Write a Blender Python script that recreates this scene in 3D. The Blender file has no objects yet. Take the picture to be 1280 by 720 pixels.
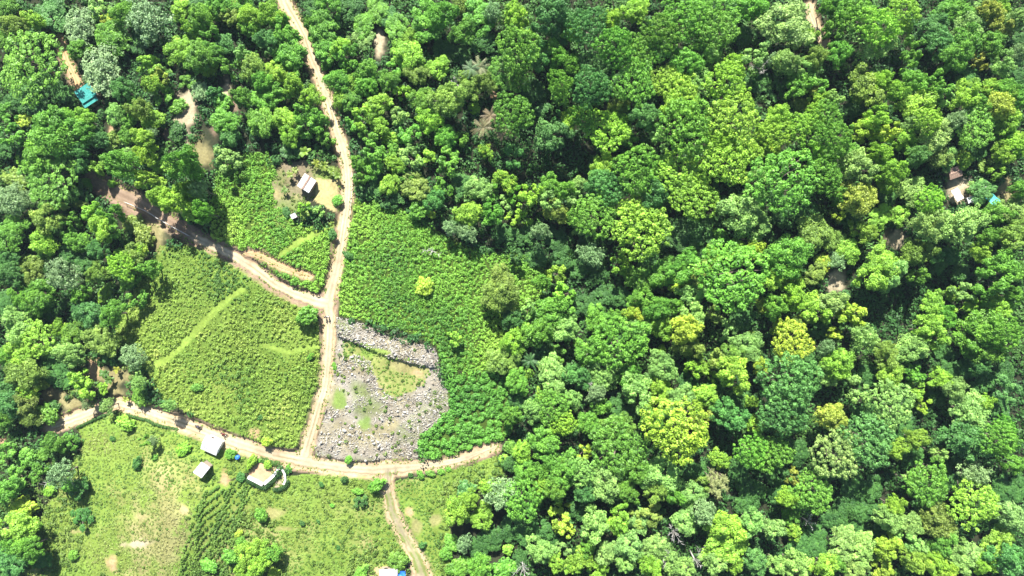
import bpy, math, random
import numpy as np
from mathutils import Vector

R = math.radians
rng = np.random.default_rng(11)
random.seed(11)
scene = bpy.context.scene
col = scene.collection

# ------------------------------------------------------------------ camera, sky, sun, exposure
HAZE = 0.00010
S = 0.2                      # metres on the ground for one pixel of the 1280 px photograph
CAM_H = 170.7                # drone height above the zero level
cam_d = bpy.data.cameras.new('camera')
cam_d.sensor_width = 36.0
cam_d.lens = 24.0
cam_d.clip_start = 1.0
cam_d.clip_end = 6000.0
cam = bpy.data.objects.new('camera', cam_d)
cam.location = (0, 0, CAM_H)
cam.rotation_euler = (0, 0, 0)
col.objects.link(cam)
scene.camera = cam

SUN_ELEV, SUN_AZ = 46.0, -8.0     # azimuth from +Y (top of the picture), positive towards +X
world = bpy.data.worlds.new('World')
scene.world = world
world.use_nodes = True
nt = world.node_tree
nt.nodes.clear()
wo = nt.nodes.new('ShaderNodeOutputWorld')
bg = nt.nodes.new('ShaderNodeBackground')
sky = nt.nodes.new('ShaderNodeTexSky')
sky.sky_type = 'NISHITA'
sky.sun_disc = False
sky.sun_elevation = R(SUN_ELEV)
sky.sun_rotation = R(SUN_AZ)
sky.altitude = 300
bg.inputs['Strength'].default_value = 0.062
nt.links.new(sky.outputs[0], bg.inputs[0])
nt.links.new(bg.outputs[0], wo.inputs[0])

sd = bpy.data.lights.new('sun', 'SUN')
sd.energy = 5.0
sd.angle = R(0.5)
sd.color = (1.0, 0.965, 0.90)
sun = bpy.data.objects.new('sun', sd)
col.objects.link(sun)
sdir = Vector((math.sin(R(SUN_AZ)) * math.cos(R(SUN_ELEV)), math.cos(R(SUN_AZ)) * math.cos(R(SUN_ELEV)), math.sin(R(SUN_ELEV))))
sun.rotation_euler = (-sdir).to_track_quat('-Z', 'Y').to_euler()
sun.location = (0, 60, 120)

vs = scene.view_settings
vs.view_transform = 'Standard'
vs.look = 'None'
vs.gamma = 1.0
vs.use_curve_mapping = False
vs.exposure = 1.55
scene.cycles.max_bounces = 5
scene.cycles.diffuse_bounces = 3
scene.cycles.glossy_bounces = 2
scene.cycles.transmission_bounces = 3
scene.cycles.transparent_max_bounces = 4

# ------------------------------------------------------------------ numeric helpers
def vnoise(x, y, scale, seed):
    x = np.asarray(x, float) / scale
    y = np.asarray(y, float) / scale
    xi = np.floor(x).astype(np.int64)
    yi = np.floor(y).astype(np.int64)
    fx, fy = x - xi, y - yi
    fx = fx * fx * (3 - 2 * fx)
    fy = fy * fy * (3 - 2 * fy)

    def h(a, b):
        n = (a * 374761393 + b * 668265263 + seed * 974634777) & 0x7fffffff
        n = ((n ^ (n >> 13)) * 1274126177) & 0x7fffffff
        n = n ^ (n >> 16)
        return (n & 0xffff) / 32767.5 - 1.0
    return ((h(xi, yi) * (1 - fx) + h(xi + 1, yi) * fx) * (1 - fy) + (h(xi, yi + 1) * (1 - fx) + h(xi + 1, yi + 1) * fx) * fy)


def fbm(x, y, scale, seed, oct=3):
    v, a, t = 0.0, 1.0, 0.0
    for i in range(oct):
        v = v + a * vnoise(x, y, scale / 2 ** i, seed + i * 17)
        t += a
        a *= 0.55
    return v / t


def sstep(a, b, v):
    t = np.clip((np.asarray(v, float) - a) / (b - a), 0, 1)
    return t * t * (3 - 2 * t)


def gsn(px, py, cx, cy, sx, sy):
    return np.exp(-((px - cx) / sx) ** 2 - ((py - cy) / sy) ** 2)


def in_poly(px, py, poly):
    px = np.asarray(px, float)
    py = np.asarray(py, float)
    r = np.zeros(px.shape, bool)
    n = len(poly)
    for i in range(n):
        x0, y0 = poly[i]
        x1, y1 = poly[(i + 1) % n]
        if y0 == y1:
            continue
        c = ((y0 > py) != (y1 > py)) & (px < (x1 - x0) * (py - y0) / (y1 - y0) + x0)
        r ^= c
    return r


def seg_dist(px, py, pts):
    """distance to a polyline (pixels) and the width there"""
    d = np.full(np.shape(px), 1e9)
    w = np.zeros(np.shape(px))
    for (x0, y0, w0), (x1, y1, w1) in zip(pts[:-1], pts[1:]):
        dx, dy = x1 - x0, y1 - y0
        L = dx * dx + dy * dy
        t = np.clip(((px - x0) * dx + (py - y0) * dy) / L, 0, 1)
        dd = np.hypot(px - x0 - t * dx, py - y0 - t * dy)
        m = dd < d
        d = np.where(m, dd, d)
        w = np.where(m, w0 + (w1 - w0) * t, w)
    return d, w


# ------------------------------------------------------------------ plan of the place (photo pixels of the ground level)
ROADS = {
    'north': [(346, -60, 14), (352, -12, 14), (358, 6, 14), (369, 23, 13), (380, 45, 10), (386, 65, 12), (396, 88, 12), (405, 112, 11), (413, 138, 12), (420, 163, 13),
              (426, 180, 12), (432, 204, 11), (434, 228, 11), (433, 255, 11), (429, 280, 11), (425, 305, 11), (421, 330, 12), (415, 355, 13), (409, 378, 18)],
    'south': [(409, 378, 18), (411, 398, 13), (411, 415, 12), (410, 435, 11), (408, 460, 11), (405, 485, 10), (397, 510, 11), (390, 535, 12), (383, 558, 13), (377, 575, 16)],
    'west': [(409, 380, 20), (385, 374, 16), (362, 365, 14), (340, 354, 14), (315, 334, 14), (290, 319, 13), (265, 308, 13), (240, 296, 14), (215, 279, 16), (190, 264, 18), (165, 250, 20), (140, 238, 20), (118, 226, 14)],
    'lower': [(60, 536, 8), (78, 528, 12), (97, 521, 13), (122, 511, 12), (148, 504, 12), (175, 512, 12), (205, 522, 13), (240, 534, 14), (275, 548, 15), (310, 560, 14), (340, 570, 15), (372, 576, 17),
              (402, 582, 14), (438, 587, 13), (465, 589, 14), (485, 586, 16), (510, 585, 12), (550, 581, 9), (580, 574, 10), (600, 566, 11), (618, 560, 9)],
    'ford': [(485, 586, 14), (484, 602, 9), (485, 618, 11), (491, 643, 13), (502, 664, 12), (514, 686, 13), (523, 704, 16), (528, 722, 22), (532, 770, 22)],
    'terrace': [(306, 317, 3), (314, 315.5, 4.5), (326, 319, 6), (340, 327, 6), (356, 335, 5.5), (372, 340, 5), (388, 345, 4)],
    'upper': [(72, 48, 7), (76, 58, 9), (80, 72, 9), (87, 86, 9), (93, 98, 11), (97, 112, 9)],
    'hill': [(1013, 6, 7), (1016, 18, 9), (1022, 32, 9), (1028, 45, 7), (1033, 56, 5)],
}
BRACKEN = [(437, 248), (470, 252), (505, 262), (550, 290), (600, 315), (660, 318), (690, 345), (672, 385), (640, 405), (625, 450), (600, 468), (556, 462), (545, 432), (500, 412), (424, 394), (424, 350), (431, 300)]
LEFT_FIELD = [(200, 306), (240, 306), (268, 318), (300, 336), (340, 362), (392, 386), (403, 420), (401, 470), (388, 520), (372, 560), (345, 560), (300, 545), (250, 522), (205, 500), (190, 470), (170, 440), (142, 432), (146, 404), (160, 380), (180, 345)]
TRIANGLE = [(272, 215), (300, 192), (335, 190), (345, 215), (343, 250), (365, 275), (395, 290), (418, 282), (417, 330), (405, 366), (380, 362), (335, 340), (300, 318), (262, 297), (262, 262)]
CROP = [(548, 442), (575, 468), (612, 468), (650, 478), (655, 520), (632, 548), (600, 555), (566, 573), (530, 575), (524, 558), (526, 545), (548, 528), (562, 508), (556, 480)]
RUBBLE = [(420, 397), (460, 408), (505, 424), (544, 436), (548, 460), (560, 490), (561, 512), (545, 530), (525, 545), (522, 578), (480, 579), (440, 580), (396, 572), (392, 556), (402, 530), (410, 500), (418, 450)]
RUBBLE_LAWN = [(430, 422), (470, 432), (510, 448), (540, 462), (532, 480), (505, 492), (480, 500), (468, 470), (440, 452), (425, 440)]
GRASS_SW = [(96, 532), (150, 512), (200, 530), (245, 540), (310, 566), (312, 590), (300, 596), (262, 604), (245, 650), (232, 722), (230, 760), (20, 760), (40, 660), (56, 640), (70, 600), (105, 560)]
ROWS = [(262, 604), (310, 598), (318, 612), (305, 640), (296, 680), (292, 724), (222, 724), (232, 680), (244, 640)]
GRASS_S = [(345, 596), (400, 592), (470, 598), (480, 620), (492, 660), (508, 690), (512, 760), (290, 760), (296, 680), (305, 640), (318, 612)]
GRASS_SE = [(492, 600), (540, 596), (590, 582), (622, 570), (630, 590), (590, 615), (558, 640), (566, 690), (552, 760), (540, 760), (530, 705), (510, 668), (494, 640)]
YARD = [(395, 222), (428, 224), (430, 250), (424, 268), (402, 256), (392, 250)]
YARD_SOIL = [(350, 205), (385, 200), (425, 210), (428, 226), (398, 224), (392, 252), (375, 262), (360, 290), (345, 280), (340, 230)]
PATCHES = [  # bare patches: x, y, rx, ry, tone (0 pale, 1 orange, 2 brown, 3 dry grass)
    (233, 140, 15, 28, 0), (212, 165, 6, 8, 2), (256, 192, 15, 22, 3), (268, 165, 9, 12, 2), (284, 108, 8, 18, 0), (294, 132, 9, 16, 2), (192, 292, 22, 24, 3), (160, 268, 14, 18, 2),
    (474, 52, 9, 26, 0), (618, 116, 6, 7, 1), (1117, 298, 16, 14, 0), (1045, 350, 15, 15, 0), (1199, 236, 17, 17, 0), (1215, 250, 10, 7, 0), (1192, 216, 8, 5, 1), (1257, 240, 13, 14, 3),
    (118, 464, 12, 15, 1), (62, 494, 20, 14, 3), (92, 507, 26, 9, 3), (143, 473, 22, 19, 3), (150, 490, 18, 10, 3), (2, 552, 5, 7, 1), (128, 235, 12, 8, 1), (126, 135, 6, 4, 1), (138, 165, 6, 9, 1),
    (318, 540, 9, 8, 1), (176, 646, 14, 4, 3), (232, 636, 7, 7, 1), (141, 702, 9, 14, 1), (282, 600, 7, 11, 1), (490, 530, 9, 7, 3), (512, 640, 6, 8, 1), (520, 660, 8, 14, 3), (545, 650, 8, 16, 3),
    (195, 672, 58, 66, 3), (170, 680, 22, 5, 0), (345, 640, 16, 8, 3), (360, 660, 14, 4, 3), (522, 465, 10, 6, 1), (505, 458, 22, 9, 3), (400, 375, 12, 8, 0), (478, 714, 10, 6, 1), (100, 665, 14, 3, 3), (415, 480, 3, 4, 0), (610, 563, 10, 7, 0),
]
GREENS = [(423, 500, 11, 12), (457, 528, 9, 9), (497, 580, 4, 3), (470, 440, 20, 5)]
TRAILS = [[(178, 462, 12), (205, 452, 8), (228, 432, 8), (248, 410, 9), (268, 390, 8), (290, 370, 7), (305, 362, 6)],
          [(330, 432, 6), (360, 440, 7), (395, 432, 6)], [(352, 318, 7), (375, 302, 9), (400, 288, 10), (422, 278, 8)]]
BUILD_SITES = [(383, 229, 22), (262, 557, 20), (251, 588, 18), (107, 118, 20), (488, 716, 20), (1192, 220, 20), (328, 592, 24)]


def base_h(px, py):
    z = 6.0 * gsn(px, py, 410, 360, 230, 320)
    z = z - 9.0 * gsn(px, py, 745, 320, 120, 190)
    z = z + 4.0 * gsn(px, py, 1090, 200, 210, 240)
    z = z - 6.0 * gsn(px, py, 70, 350, 120, 170)
    z = z + 5.0 * gsn(px, py, 222, 650, 62, 85)
    z = z - 4.0 * gsn(px, py, 1150, 380, 90, 80)
    z = z - 3.5 * gsn(px, py, 1050, 640, 80, 70)
    return z


def W(px, py):
    """plan position (ground pixel of the photograph) -> world x, y, allowing for the height of the ground there"""
    f = (CAM_H - base_h(px, py)) / CAM_H
    return (np.asarray(px, float) - 640) * S * f, (360 - np.asarray(py, float)) * S * f


def PX(x, y):
    """world x, y -> plan position"""
    x = np.asarray(x, float)
    y = np.asarray(y, float)
    px, py = x / S + 640, 360 - y / S
    for _ in range(3):
        f = CAM_H / (CAM_H - base_h(px, py))
        px, py = x / S * f + 640, 360 - y / S * f
    return px, py


def terrain(x, y):
    """height of the ground at world x, y (arrays)"""
    px, py = PX(x, y)
    b = base_h(px, py)
    n = 0.9 * fbm(x, y, 22, 3, 3) + 0.16 * fbm(x, y, 3.2, 9, 2)
    z = b + n
    # the cleared slope drops off a step below its upper band
    up_ = np.interp(px, [400, 420, 470, 522, 545, 560], [410, 418, 441, 456, 459, 470])
    m = sstep(1.5, -1.5, py - up_ + 2.0 * vnoise(x, y, 1.5, 93)) * sstep(-34, -8, py - up_) * sstep(412, 420, px) * sstep(552, 540, px)
    z = z + 0.85 * m
    for sx, sy, sr in BUILD_SITES:
        d = np.hypot(px - sx, py - sy)
        zc = base_h(np.array(float(sx)), np.array(float(sy)))
        m = 1 - sstep(sr * 0.75, sr * 1.6, d)
        z = z * (1 - m) + zc * m
    for k, pts in ROADS.items():
        d, w = seg_dist(px, py, pts)
        hw = w * 0.5
        cut = 1.05 if k not in ('terrace', 'ford') else 0.6
        jag = 1.3 * vnoise(x, y, 1.7, 41)
        m = 1 - sstep(hw + 1.6 + jag, hw + 4.6 + jag * 1.4, d)
        z = z * (1 - m) + (b - cut + 0.35) * m
    return z


def th(x, y):
    return float(terrain(np.array([float(x)]), np.array([float(y)]))[0])


def spot(px, py, up=0.0):
    """ground point whose place UP metres above the ground shows at photo pixel px, py"""
    x, y = (px - 640) * S, (360 - py) * S
    for _ in range(5):
        z = th(x, y)
        f = (CAM_H - z - up) / CAM_H
        x, y = (px - 640) * S * f, (360 - py) * S * f
    return x, y, th(x, y)


# ------------------------------------------------------------------ mesh helpers
def mk_mesh(name, verts, faces_n, loops, cols=None, tint=None, smooth=False):
    me = bpy.data.meshes.new(name)
    verts = np.asarray(verts, np.float32)
    me.vertices.add(len(verts))
    me.vertices.foreach_set('co', verts.ravel())
    loops = np.asarray(loops, np.int32).ravel()
    faces_n = np.asarray(faces_n, np.int32)
    me.loops.add(len(loops))
    me.loops.foreach_set('vertex_index', loops)
    me.polygons.add(len(faces_n))
    st = np.zeros(len(faces_n), np.int32)
    st[1:] = np.cumsum(faces_n)[:-1]
    me.polygons.foreach_set('loop_start', st)
    if smooth:
        me.polygons.foreach_set('use_smooth', np.ones(len(faces_n), bool))
    me.update(calc_edges=True)
    if cols is not None:
        a = me.attributes.new('Col', 'FLOAT_COLOR', 'POINT')
        c = np.ones((len(verts), 4), np.float32)
        c[:, :3] = cols
        a.data.foreach_set('color', c.ravel())
    if tint is not None:
        a = me.attributes.new('tint', 'FLOAT', 'POINT')
        a.data.foreach_set('value', np.asarray(tint, np.float32))
    me.validate()
    return me


def obj(name, me, mat=None, parent=None):
    o = bpy.data.objects.new(name, me)
    if mat is not None:
        if not me.materials:
            me.materials.append(mat)
    col.objects.link(o)
    if parent is not None:
        o.parent = parent
    return o


def empty(name, loc=(0, 0, 0), rz=0.0):
    o = bpy.data.objects.new(name, None)
    o.empty_display_size = 0.5
    o.location = loc
    o.rotation_euler = (0, 0, rz)
    col.objects.link(o)
    return o


def tag(o, label=None, cat=None, group=None, kind=None):
    if label:
        o['label'] = label
    if cat:
        o['category'] = cat
    if group:
        o['group'] = group
    if kind:
        o['kind'] = kind
    return o


def leaves(C, N, size, asp=0.62, g=None):
    """rhombic leaf sprays at C with facing N: verts (4n x 3)"""
    g = g or rng
    n = len(C)
    N = N / np.maximum(np.linalg.norm(N, axis=1, keepdims=True), 1e-6)
    t = g.normal(size=(n, 3))
    t -= N * (t * N).sum(1, keepdims=True)
    t /= np.maximum(np.linalg.norm(t, axis=1, keepdims=True), 1e-6)
    b = np.cross(N, t)
    s = np.asarray(size).reshape(-1, 1) * np.ones((n, 1))
    V = np.empty((n, 4, 3))
    V[:, 0] = C + t * s
    V[:, 1] = C + b * s * asp + N * s * 0.12
    V[:, 2] = C - t * s
    V[:, 3] = C - b * s * asp + N * s * 0.12
    return V.reshape(-1, 3)


class MB:
    """collects boxes, tubes and sheets for one mesh"""
    def __init__(self):
        self.v, self.f = [], []

    def add(self, v, f):
        o = len(self.v)
        self.v += [tuple(p) for p in v]
        self.f += [tuple(i + o for i in q) for q in f]
        return self

    def box(self, c, s, rz=0.0, rx=0.0, ry=0.0):
        from mathutils import Euler
        e = Euler((rx, ry, rz)).to_matrix()
        pts = [Vector(c) + e @ Vector((sx * s[0] / 2, sy * s[1] / 2, sz * s[2] / 2)) for sx in (-1, 1) for sy in (-1, 1) for sz in (-1, 1)]
        return self.add(pts, [(0, 1, 3, 2), (4, 6, 7, 5), (0, 4, 5, 1), (2, 3, 7, 6), (0, 2, 6, 4), (1, 5, 7, 3)])

    def tube(self, pts, rad, n=6, cap=True):
        pts = [Vector(p) for p in pts]
        if not hasattr(rad, '__len__'):
            rad = [rad] * len(pts)
        V, F = [], []
        up = None
        for i, p in enumerate(pts):
            d = (pts[min(i + 1, len(pts) - 1)] - pts[max(i - 1, 0)]).normalized()
            if up is None:
                up = d.orthogonal().normalized()
            up = (up - d * up.dot(d))
            up = up.normalized() if up.length > 1e-5 else d.orthogonal().normalized()
            r = d.cross(up)
            for k in range(n):
                a = 2 * math.pi * k / n
                V.append(p + (up * math.cos(a) + r * math.sin(a)) * rad[i])
        for i in range(len(pts) - 1):
            for k in range(n):
                F.append((i * n + k, i * n + (k + 1) % n, (i + 1) * n + (k + 1) % n, (i + 1) * n + k))
        if cap:
            F.append(tuple(reversed(range(n))))
            F.append(tuple((len(pts) - 1) * n + k for k in range(n)))
        return self.add(V, F)

    def mesh(self, name, smooth=False):
        me = bpy.data.meshes.new(name)
        me.from_pydata(self.v, [], self.f)
        if smooth:
            me.polygons.foreach_set('use_smooth', np.ones(len(me.polygons), bool))
        me.update()
        return me

    def build(self, name, mat, parent=None, smooth=False):
        return obj(name, self.mesh(name, smooth), mat, parent)


# ------------------------------------------------------------------ materials
def new_mat(name):
    m = bpy.data.materials.new(name)
    m.use_nodes = True
    m.node_tree.nodes.clear()
    return m, m.node_tree.nodes, m.node_tree.links


def leaf_mat(name, source, trans=0.32, rough=0.5):
    m, N, L = new_mat(name)
    out = N.new('ShaderNodeOutputMaterial')
    if source == 'object':
        oi = N.new('ShaderNodeObjectInfo')
        c0 = oi.outputs['Color']
        at = N.new('ShaderNodeAttribute')
        at.attribute_name = 'tint'
        # per-clump tint: bright young leaves / older leaves
        pos = N.new('ShaderNodeMapRange')
        pos.inputs['From Min'].default_value = -1
        pos.inputs['From Max'].default_value = 1
        pos.inputs['To Min'].default_value = 0.62
        pos.inputs['To Max'].default_value = 1.42
        L.new(at.outputs['Fac'], pos.inputs['Value'])
        vm = N.new('ShaderNodeVectorMath')
        vm.operation = 'SCALE'
        L.new(c0, vm.inputs[0])
        L.new(pos.outputs[0], vm.inputs['Scale'])
        hs = N.new('ShaderNodeHueSaturation')
        hm = N.new('ShaderNodeMapRange')
        hm.inputs['From Min'].default_value = -1
        hm.inputs['From Max'].default_value = 1
        hm.inputs['To Min'].default_value = 0.512
        hm.inputs['To Max'].default_value = 0.490
        L.new(at.outputs['Fac'], hm.inputs['Value'])
        L.new(hm.outputs[0], hs.inputs['Hue'])
        L.new(vm.outputs[0], hs.inputs['Color'])
        cc = hs.outputs[0]
    else:
        at = N.new('ShaderNodeAttribute')
        at.attribute_name = 'Col'
        cc = at.outputs['Color']
    p = N.new('ShaderNodeBsdfPrincipled')
    p.inputs['Roughness'].default_value = rough
    p.inputs['Specular IOR Level'].default_value = 0.35
    L.new(cc, p.inputs['Base Color'])
    tr = N.new('ShaderNodeBsdfTranslucent')
    tc = N.new('ShaderNodeVectorMath')
    tc.operation = 'MULTIPLY'
    tc.inputs[1].default_value = (1.05, 1.12, 0.6)
    L.new(cc, tc.inputs[0])
    L.new(tc.outputs[0], tr.inputs['Color'])
    mx = N.new('ShaderNodeMixShader')
    mx.inputs[0].default_value = trans
    L.new(p.outputs[0], mx.inputs[1])
    L.new(tr.outputs[0], mx.inputs[2])
    L.new(mx.outputs[0], out.inputs['Surface'])
    return m


def simple_mat(name, color, rough=0.8, noise=0.15, scale=3.0, bump=0.0, metallic=0.0, spec=0.4, wave=None):
    m, N, L = new_mat(name)
    out = N.new('ShaderNodeOutputMaterial')
    p = N.new('ShaderNodeBsdfPrincipled')
    p.inputs['Roughness'].default_value = rough
    p.inputs['Metallic'].default_value = metallic
    p.inputs['Specular IOR Level'].default_value = spec
    tc = N.new('ShaderNodeTexCoord')
    nz = N.new('ShaderNodeTexNoise')
    nz.inputs['Scale'].default_value = scale
    nz.inputs['Detail'].default_value = 5
    L.new(tc.outputs['Object'], nz.inputs['Vector'])
    rp = N.new('ShaderNodeMapRange')
    rp.inputs['From Min'].default_value = 0.25
    rp.inputs['From Max'].default_value = 0.75
    rp.inputs['To Min'].default_value = 1 - noise
    rp.inputs['To Max'].default_value = 1 + noise
    L.new(nz.outputs['Fac'], rp.inputs['Value'])
    vm = N.new('ShaderNodeVectorMath')
    vm.operation = 'SCALE'
    vm.inputs[0].default_value = color
    L.new(rp.outputs[0], vm.inputs['Scale'])
    L.new(vm.outputs[0], p.inputs['Base Color'])
    if bump or wave:
        bp = N.new('ShaderNodeBump')
        bp.inputs['Strength'].default_value = bump or 0.6
        bp.inputs['Distance'].default_value = 0.062
        if wave:
            wv = N.new('ShaderNodeTexWave')
            wv.bands_direction = 'X'
            wv.inputs['Scale'].default_value = wave
            L.new(tc.outputs['Object'], wv.inputs['Vector'])
            L.new(wv.outputs['Fac'], bp.inputs['Height'])
        else:
            L.new(nz.outputs['Fac'], bp.inputs['Height'])
        L.new(bp.outputs[0], p.inputs['Normal'])
    L.new(p.outputs[0], out.inputs['Surface'])
    return m


def ground_mat(name, attr=True, color=(0.4, 0.3, 0.2), amp=0.3, ruts=False):
    m, N, L = new_mat(name)
    out = N.new('ShaderNodeOutputMaterial')
    p = N.new('ShaderNodeBsdfPrincipled')
    p.inputs['Roughness'].default_value = 0.92
    p.inputs['Specular IOR Level'].default_value = 0.15
    geo = N.new('ShaderNodeNewGeometry')
    src = None
    if attr:
        at = N.new('ShaderNodeAttribute')
        at.attribute_name = 'Col'
        src = at.outputs['Color']
    else:
        rgb = N.new('ShaderNodeRGB')
        rgb.outputs[0].default_value = (*color, 1)
        src = rgb.outputs[0]
    n1 = N.new('ShaderNodeTexNoise')
    n1.inputs['Scale'].default_value = 1.6
    n1.inputs['Detail'].default_value = 7
    n1.inputs['Roughness'].default_value = 0.7
    L.new(geo.outputs['Position'], n1.inputs['Vector'])
    rp = N.new('ShaderNodeMapRange')
    rp.inputs['From Min'].default_value = 0.3
    rp.inputs['From Max'].default_value = 0.7
    rp.inputs['To Min'].default_value = 1 - amp
    rp.inputs['To Max'].default_value = 1 + amp
    L.new(n1.outputs['Fac'], rp.inputs['Value'])
    n2 = N.new('ShaderNodeTexNoise')
    n2.inputs['Scale'].default_value = 0.22
    n2.inputs['Detail'].default_value = 4
    L.new(geo.outputs['Position'], n2.inputs['Vector'])
    mx = N.new('ShaderNodeMix')
    mx.data_type = 'RGBA'
    mx.blend_type = 'MULTIPLY'
    mx.inputs['Factor'].default_value = 1.0
    cr = N.new('ShaderNodeValToRGB')
    cr.color_ramp.elements[0].position = 0.35
    cr.color_ramp.elements[0].color = (0.86, 0.82, 0.76, 1)
    cr.color_ramp.elements[1].position = 0.65
    cr.color_ramp.elements[1].color = (1.1, 1.08, 1.05, 1)
    L.new(n2.outputs['Fac'], cr.inputs[0])
    L.new(src, mx.inputs['A'])
    L.new(cr.outputs[0], mx.inputs['B'])
    vm = N.new('ShaderNodeVectorMath')
    vm.operation = 'SCALE'
    L.new(mx.outputs['Result'], vm.inputs[0])
    L.new(rp.outputs[0], vm.inputs['Scale'])
    L.new(vm.outputs[0], p.inputs['Base Color'])
    bp = N.new('ShaderNodeBump')
    bp.inputs['Strength'].default_value = 0.5
    bp.inputs['Distance'].default_value = 0.12
    L.new(n1.outputs['Fac'], bp.inputs['Height'])
    L.new(bp.outputs[0], p.inputs['Normal'])
    L.new(p.outputs[0], out.inputs['Surface'])
    return m


M_LEAF = leaf_mat('leaf_object_colour', 'object', 0.22)
M_COVER = leaf_mat('leaf_cover', 'attr', 0.22, 0.6)
M_BARK = simple_mat('bark', (0.16, 0.13, 0.10), 0.9, 0.3, 6, 0.4)
M_DEAD = simple_mat('dead_wood', (0.42, 0.40, 0.37), 0.9, 0.25, 6, 0.3)
M_GROUND = ground_mat('ground_cover', True)
M_ROAD = ground_mat('dirt_road', True, amp=0.12)
M_RUBBLE = ground_mat('rubble', True, amp=0.2)
M_TIN = simple_mat('white_tin', (0.64, 0.64, 0.64), 0.45, 0.28, 1.6, 0.5, 0.0, 0.5, wave=9)
M_TIN_OLD = simple_mat('rusty_tin', (0.30, 0.20, 0.15), 0.75, 0.35, 3, 0.5, wave=9)
M_TIN_GREY = simple_mat('grey_tin', (0.45, 0.42, 0.45), 0.6, 0.2, 3, 0.5, wave=9)
M_TEAL = simple_mat('teal_tin', (0.04, 0.34, 0.30), 0.5, 0.12, 2, 0.5, wave=9)
M_WALL = simple_mat('plank_wall', (0.33, 0.26, 0.2), 0.85, 0.25, 5, 0.3)
M_WALLW = simple_mat('white_wall', (0.72, 0.70, 0.66), 0.85, 0.12, 3, 0.2)
M_DOOR = simple_mat('door_wood', (0.16, 0.10, 0.07), 0.7, 0.2, 4)
M_GLASS = simple_mat('dark_pane', (0.03, 0.04, 0.05), 0.15, 0.05, 2, spec=0.7)
M_BLUE = simple_mat('blue_plastic', (0.03, 0.16, 0.62), 0.4, 0.08, 2, spec=0.5)
M_CYAN = simple_mat('turquoise_tarp', (0.10, 0.46, 0.52), 0.55, 0.15, 2, 0.3)
M_TARP = simple_mat('white_tarp', (0.7, 0.7, 0.7), 0.6, 0.15, 2, 0.3)
M_BLACK = simple_mat('black_rubber', (0.02, 0.02, 0.02), 0.7, 0.1, 4)
M_METAL = simple_mat('dark_metal', (0.12, 0.12, 0.13), 0.4, 0.1, 4, metallic=0.6)
M_POST = simple_mat('fence_post', (0.42, 0.38, 0.33), 0.9, 0.25, 5)
M_WIRE = simple_mat('pale_wire', (0.6, 0.58, 0.55), 0.6, 0.1, 5)
M_SKIN = simple_mat('skin', (0.22, 0.12, 0.07), 0.6, 0.05, 4)
M_SHIRT = simple_mat('dark_shirt', (0.05, 0.06, 0.10), 0.85, 0.1, 6)
M_SHIRT2 = simple_mat('red_shirt', (0.30, 0.06, 0.05), 0.85, 0.1, 6)
M_PANTS = simple_mat('dark_trousers', (0.03, 0.03, 0.04), 0.85, 0.1, 6)
M_HAIR = simple_mat('black_hair', (0.012, 0.01, 0.01), 0.6, 0.1, 6)

# ------------------------------------------------------------------ ground
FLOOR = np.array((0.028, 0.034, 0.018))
GRASS = np.array((0.115, 0.20, 0.032))
GRASSY = np.array((0.148, 0.220, 0.040))
DRY = np.array((0.29, 0.26, 0.125))
PALE = np.array((0.40, 0.345, 0.24))
ORANGE = np.array((0.40, 0.275, 0.165))
BROWN = np.array((0.20, 0.145, 0.105))
GREY = np.array((0.25, 0.232, 0.195))
TONES = [PALE, ORANGE, BROWN, DRY]


def soft_poly(px, py, poly, j):
    return in_poly(px + j, py + j * 0.7, poly)


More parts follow.
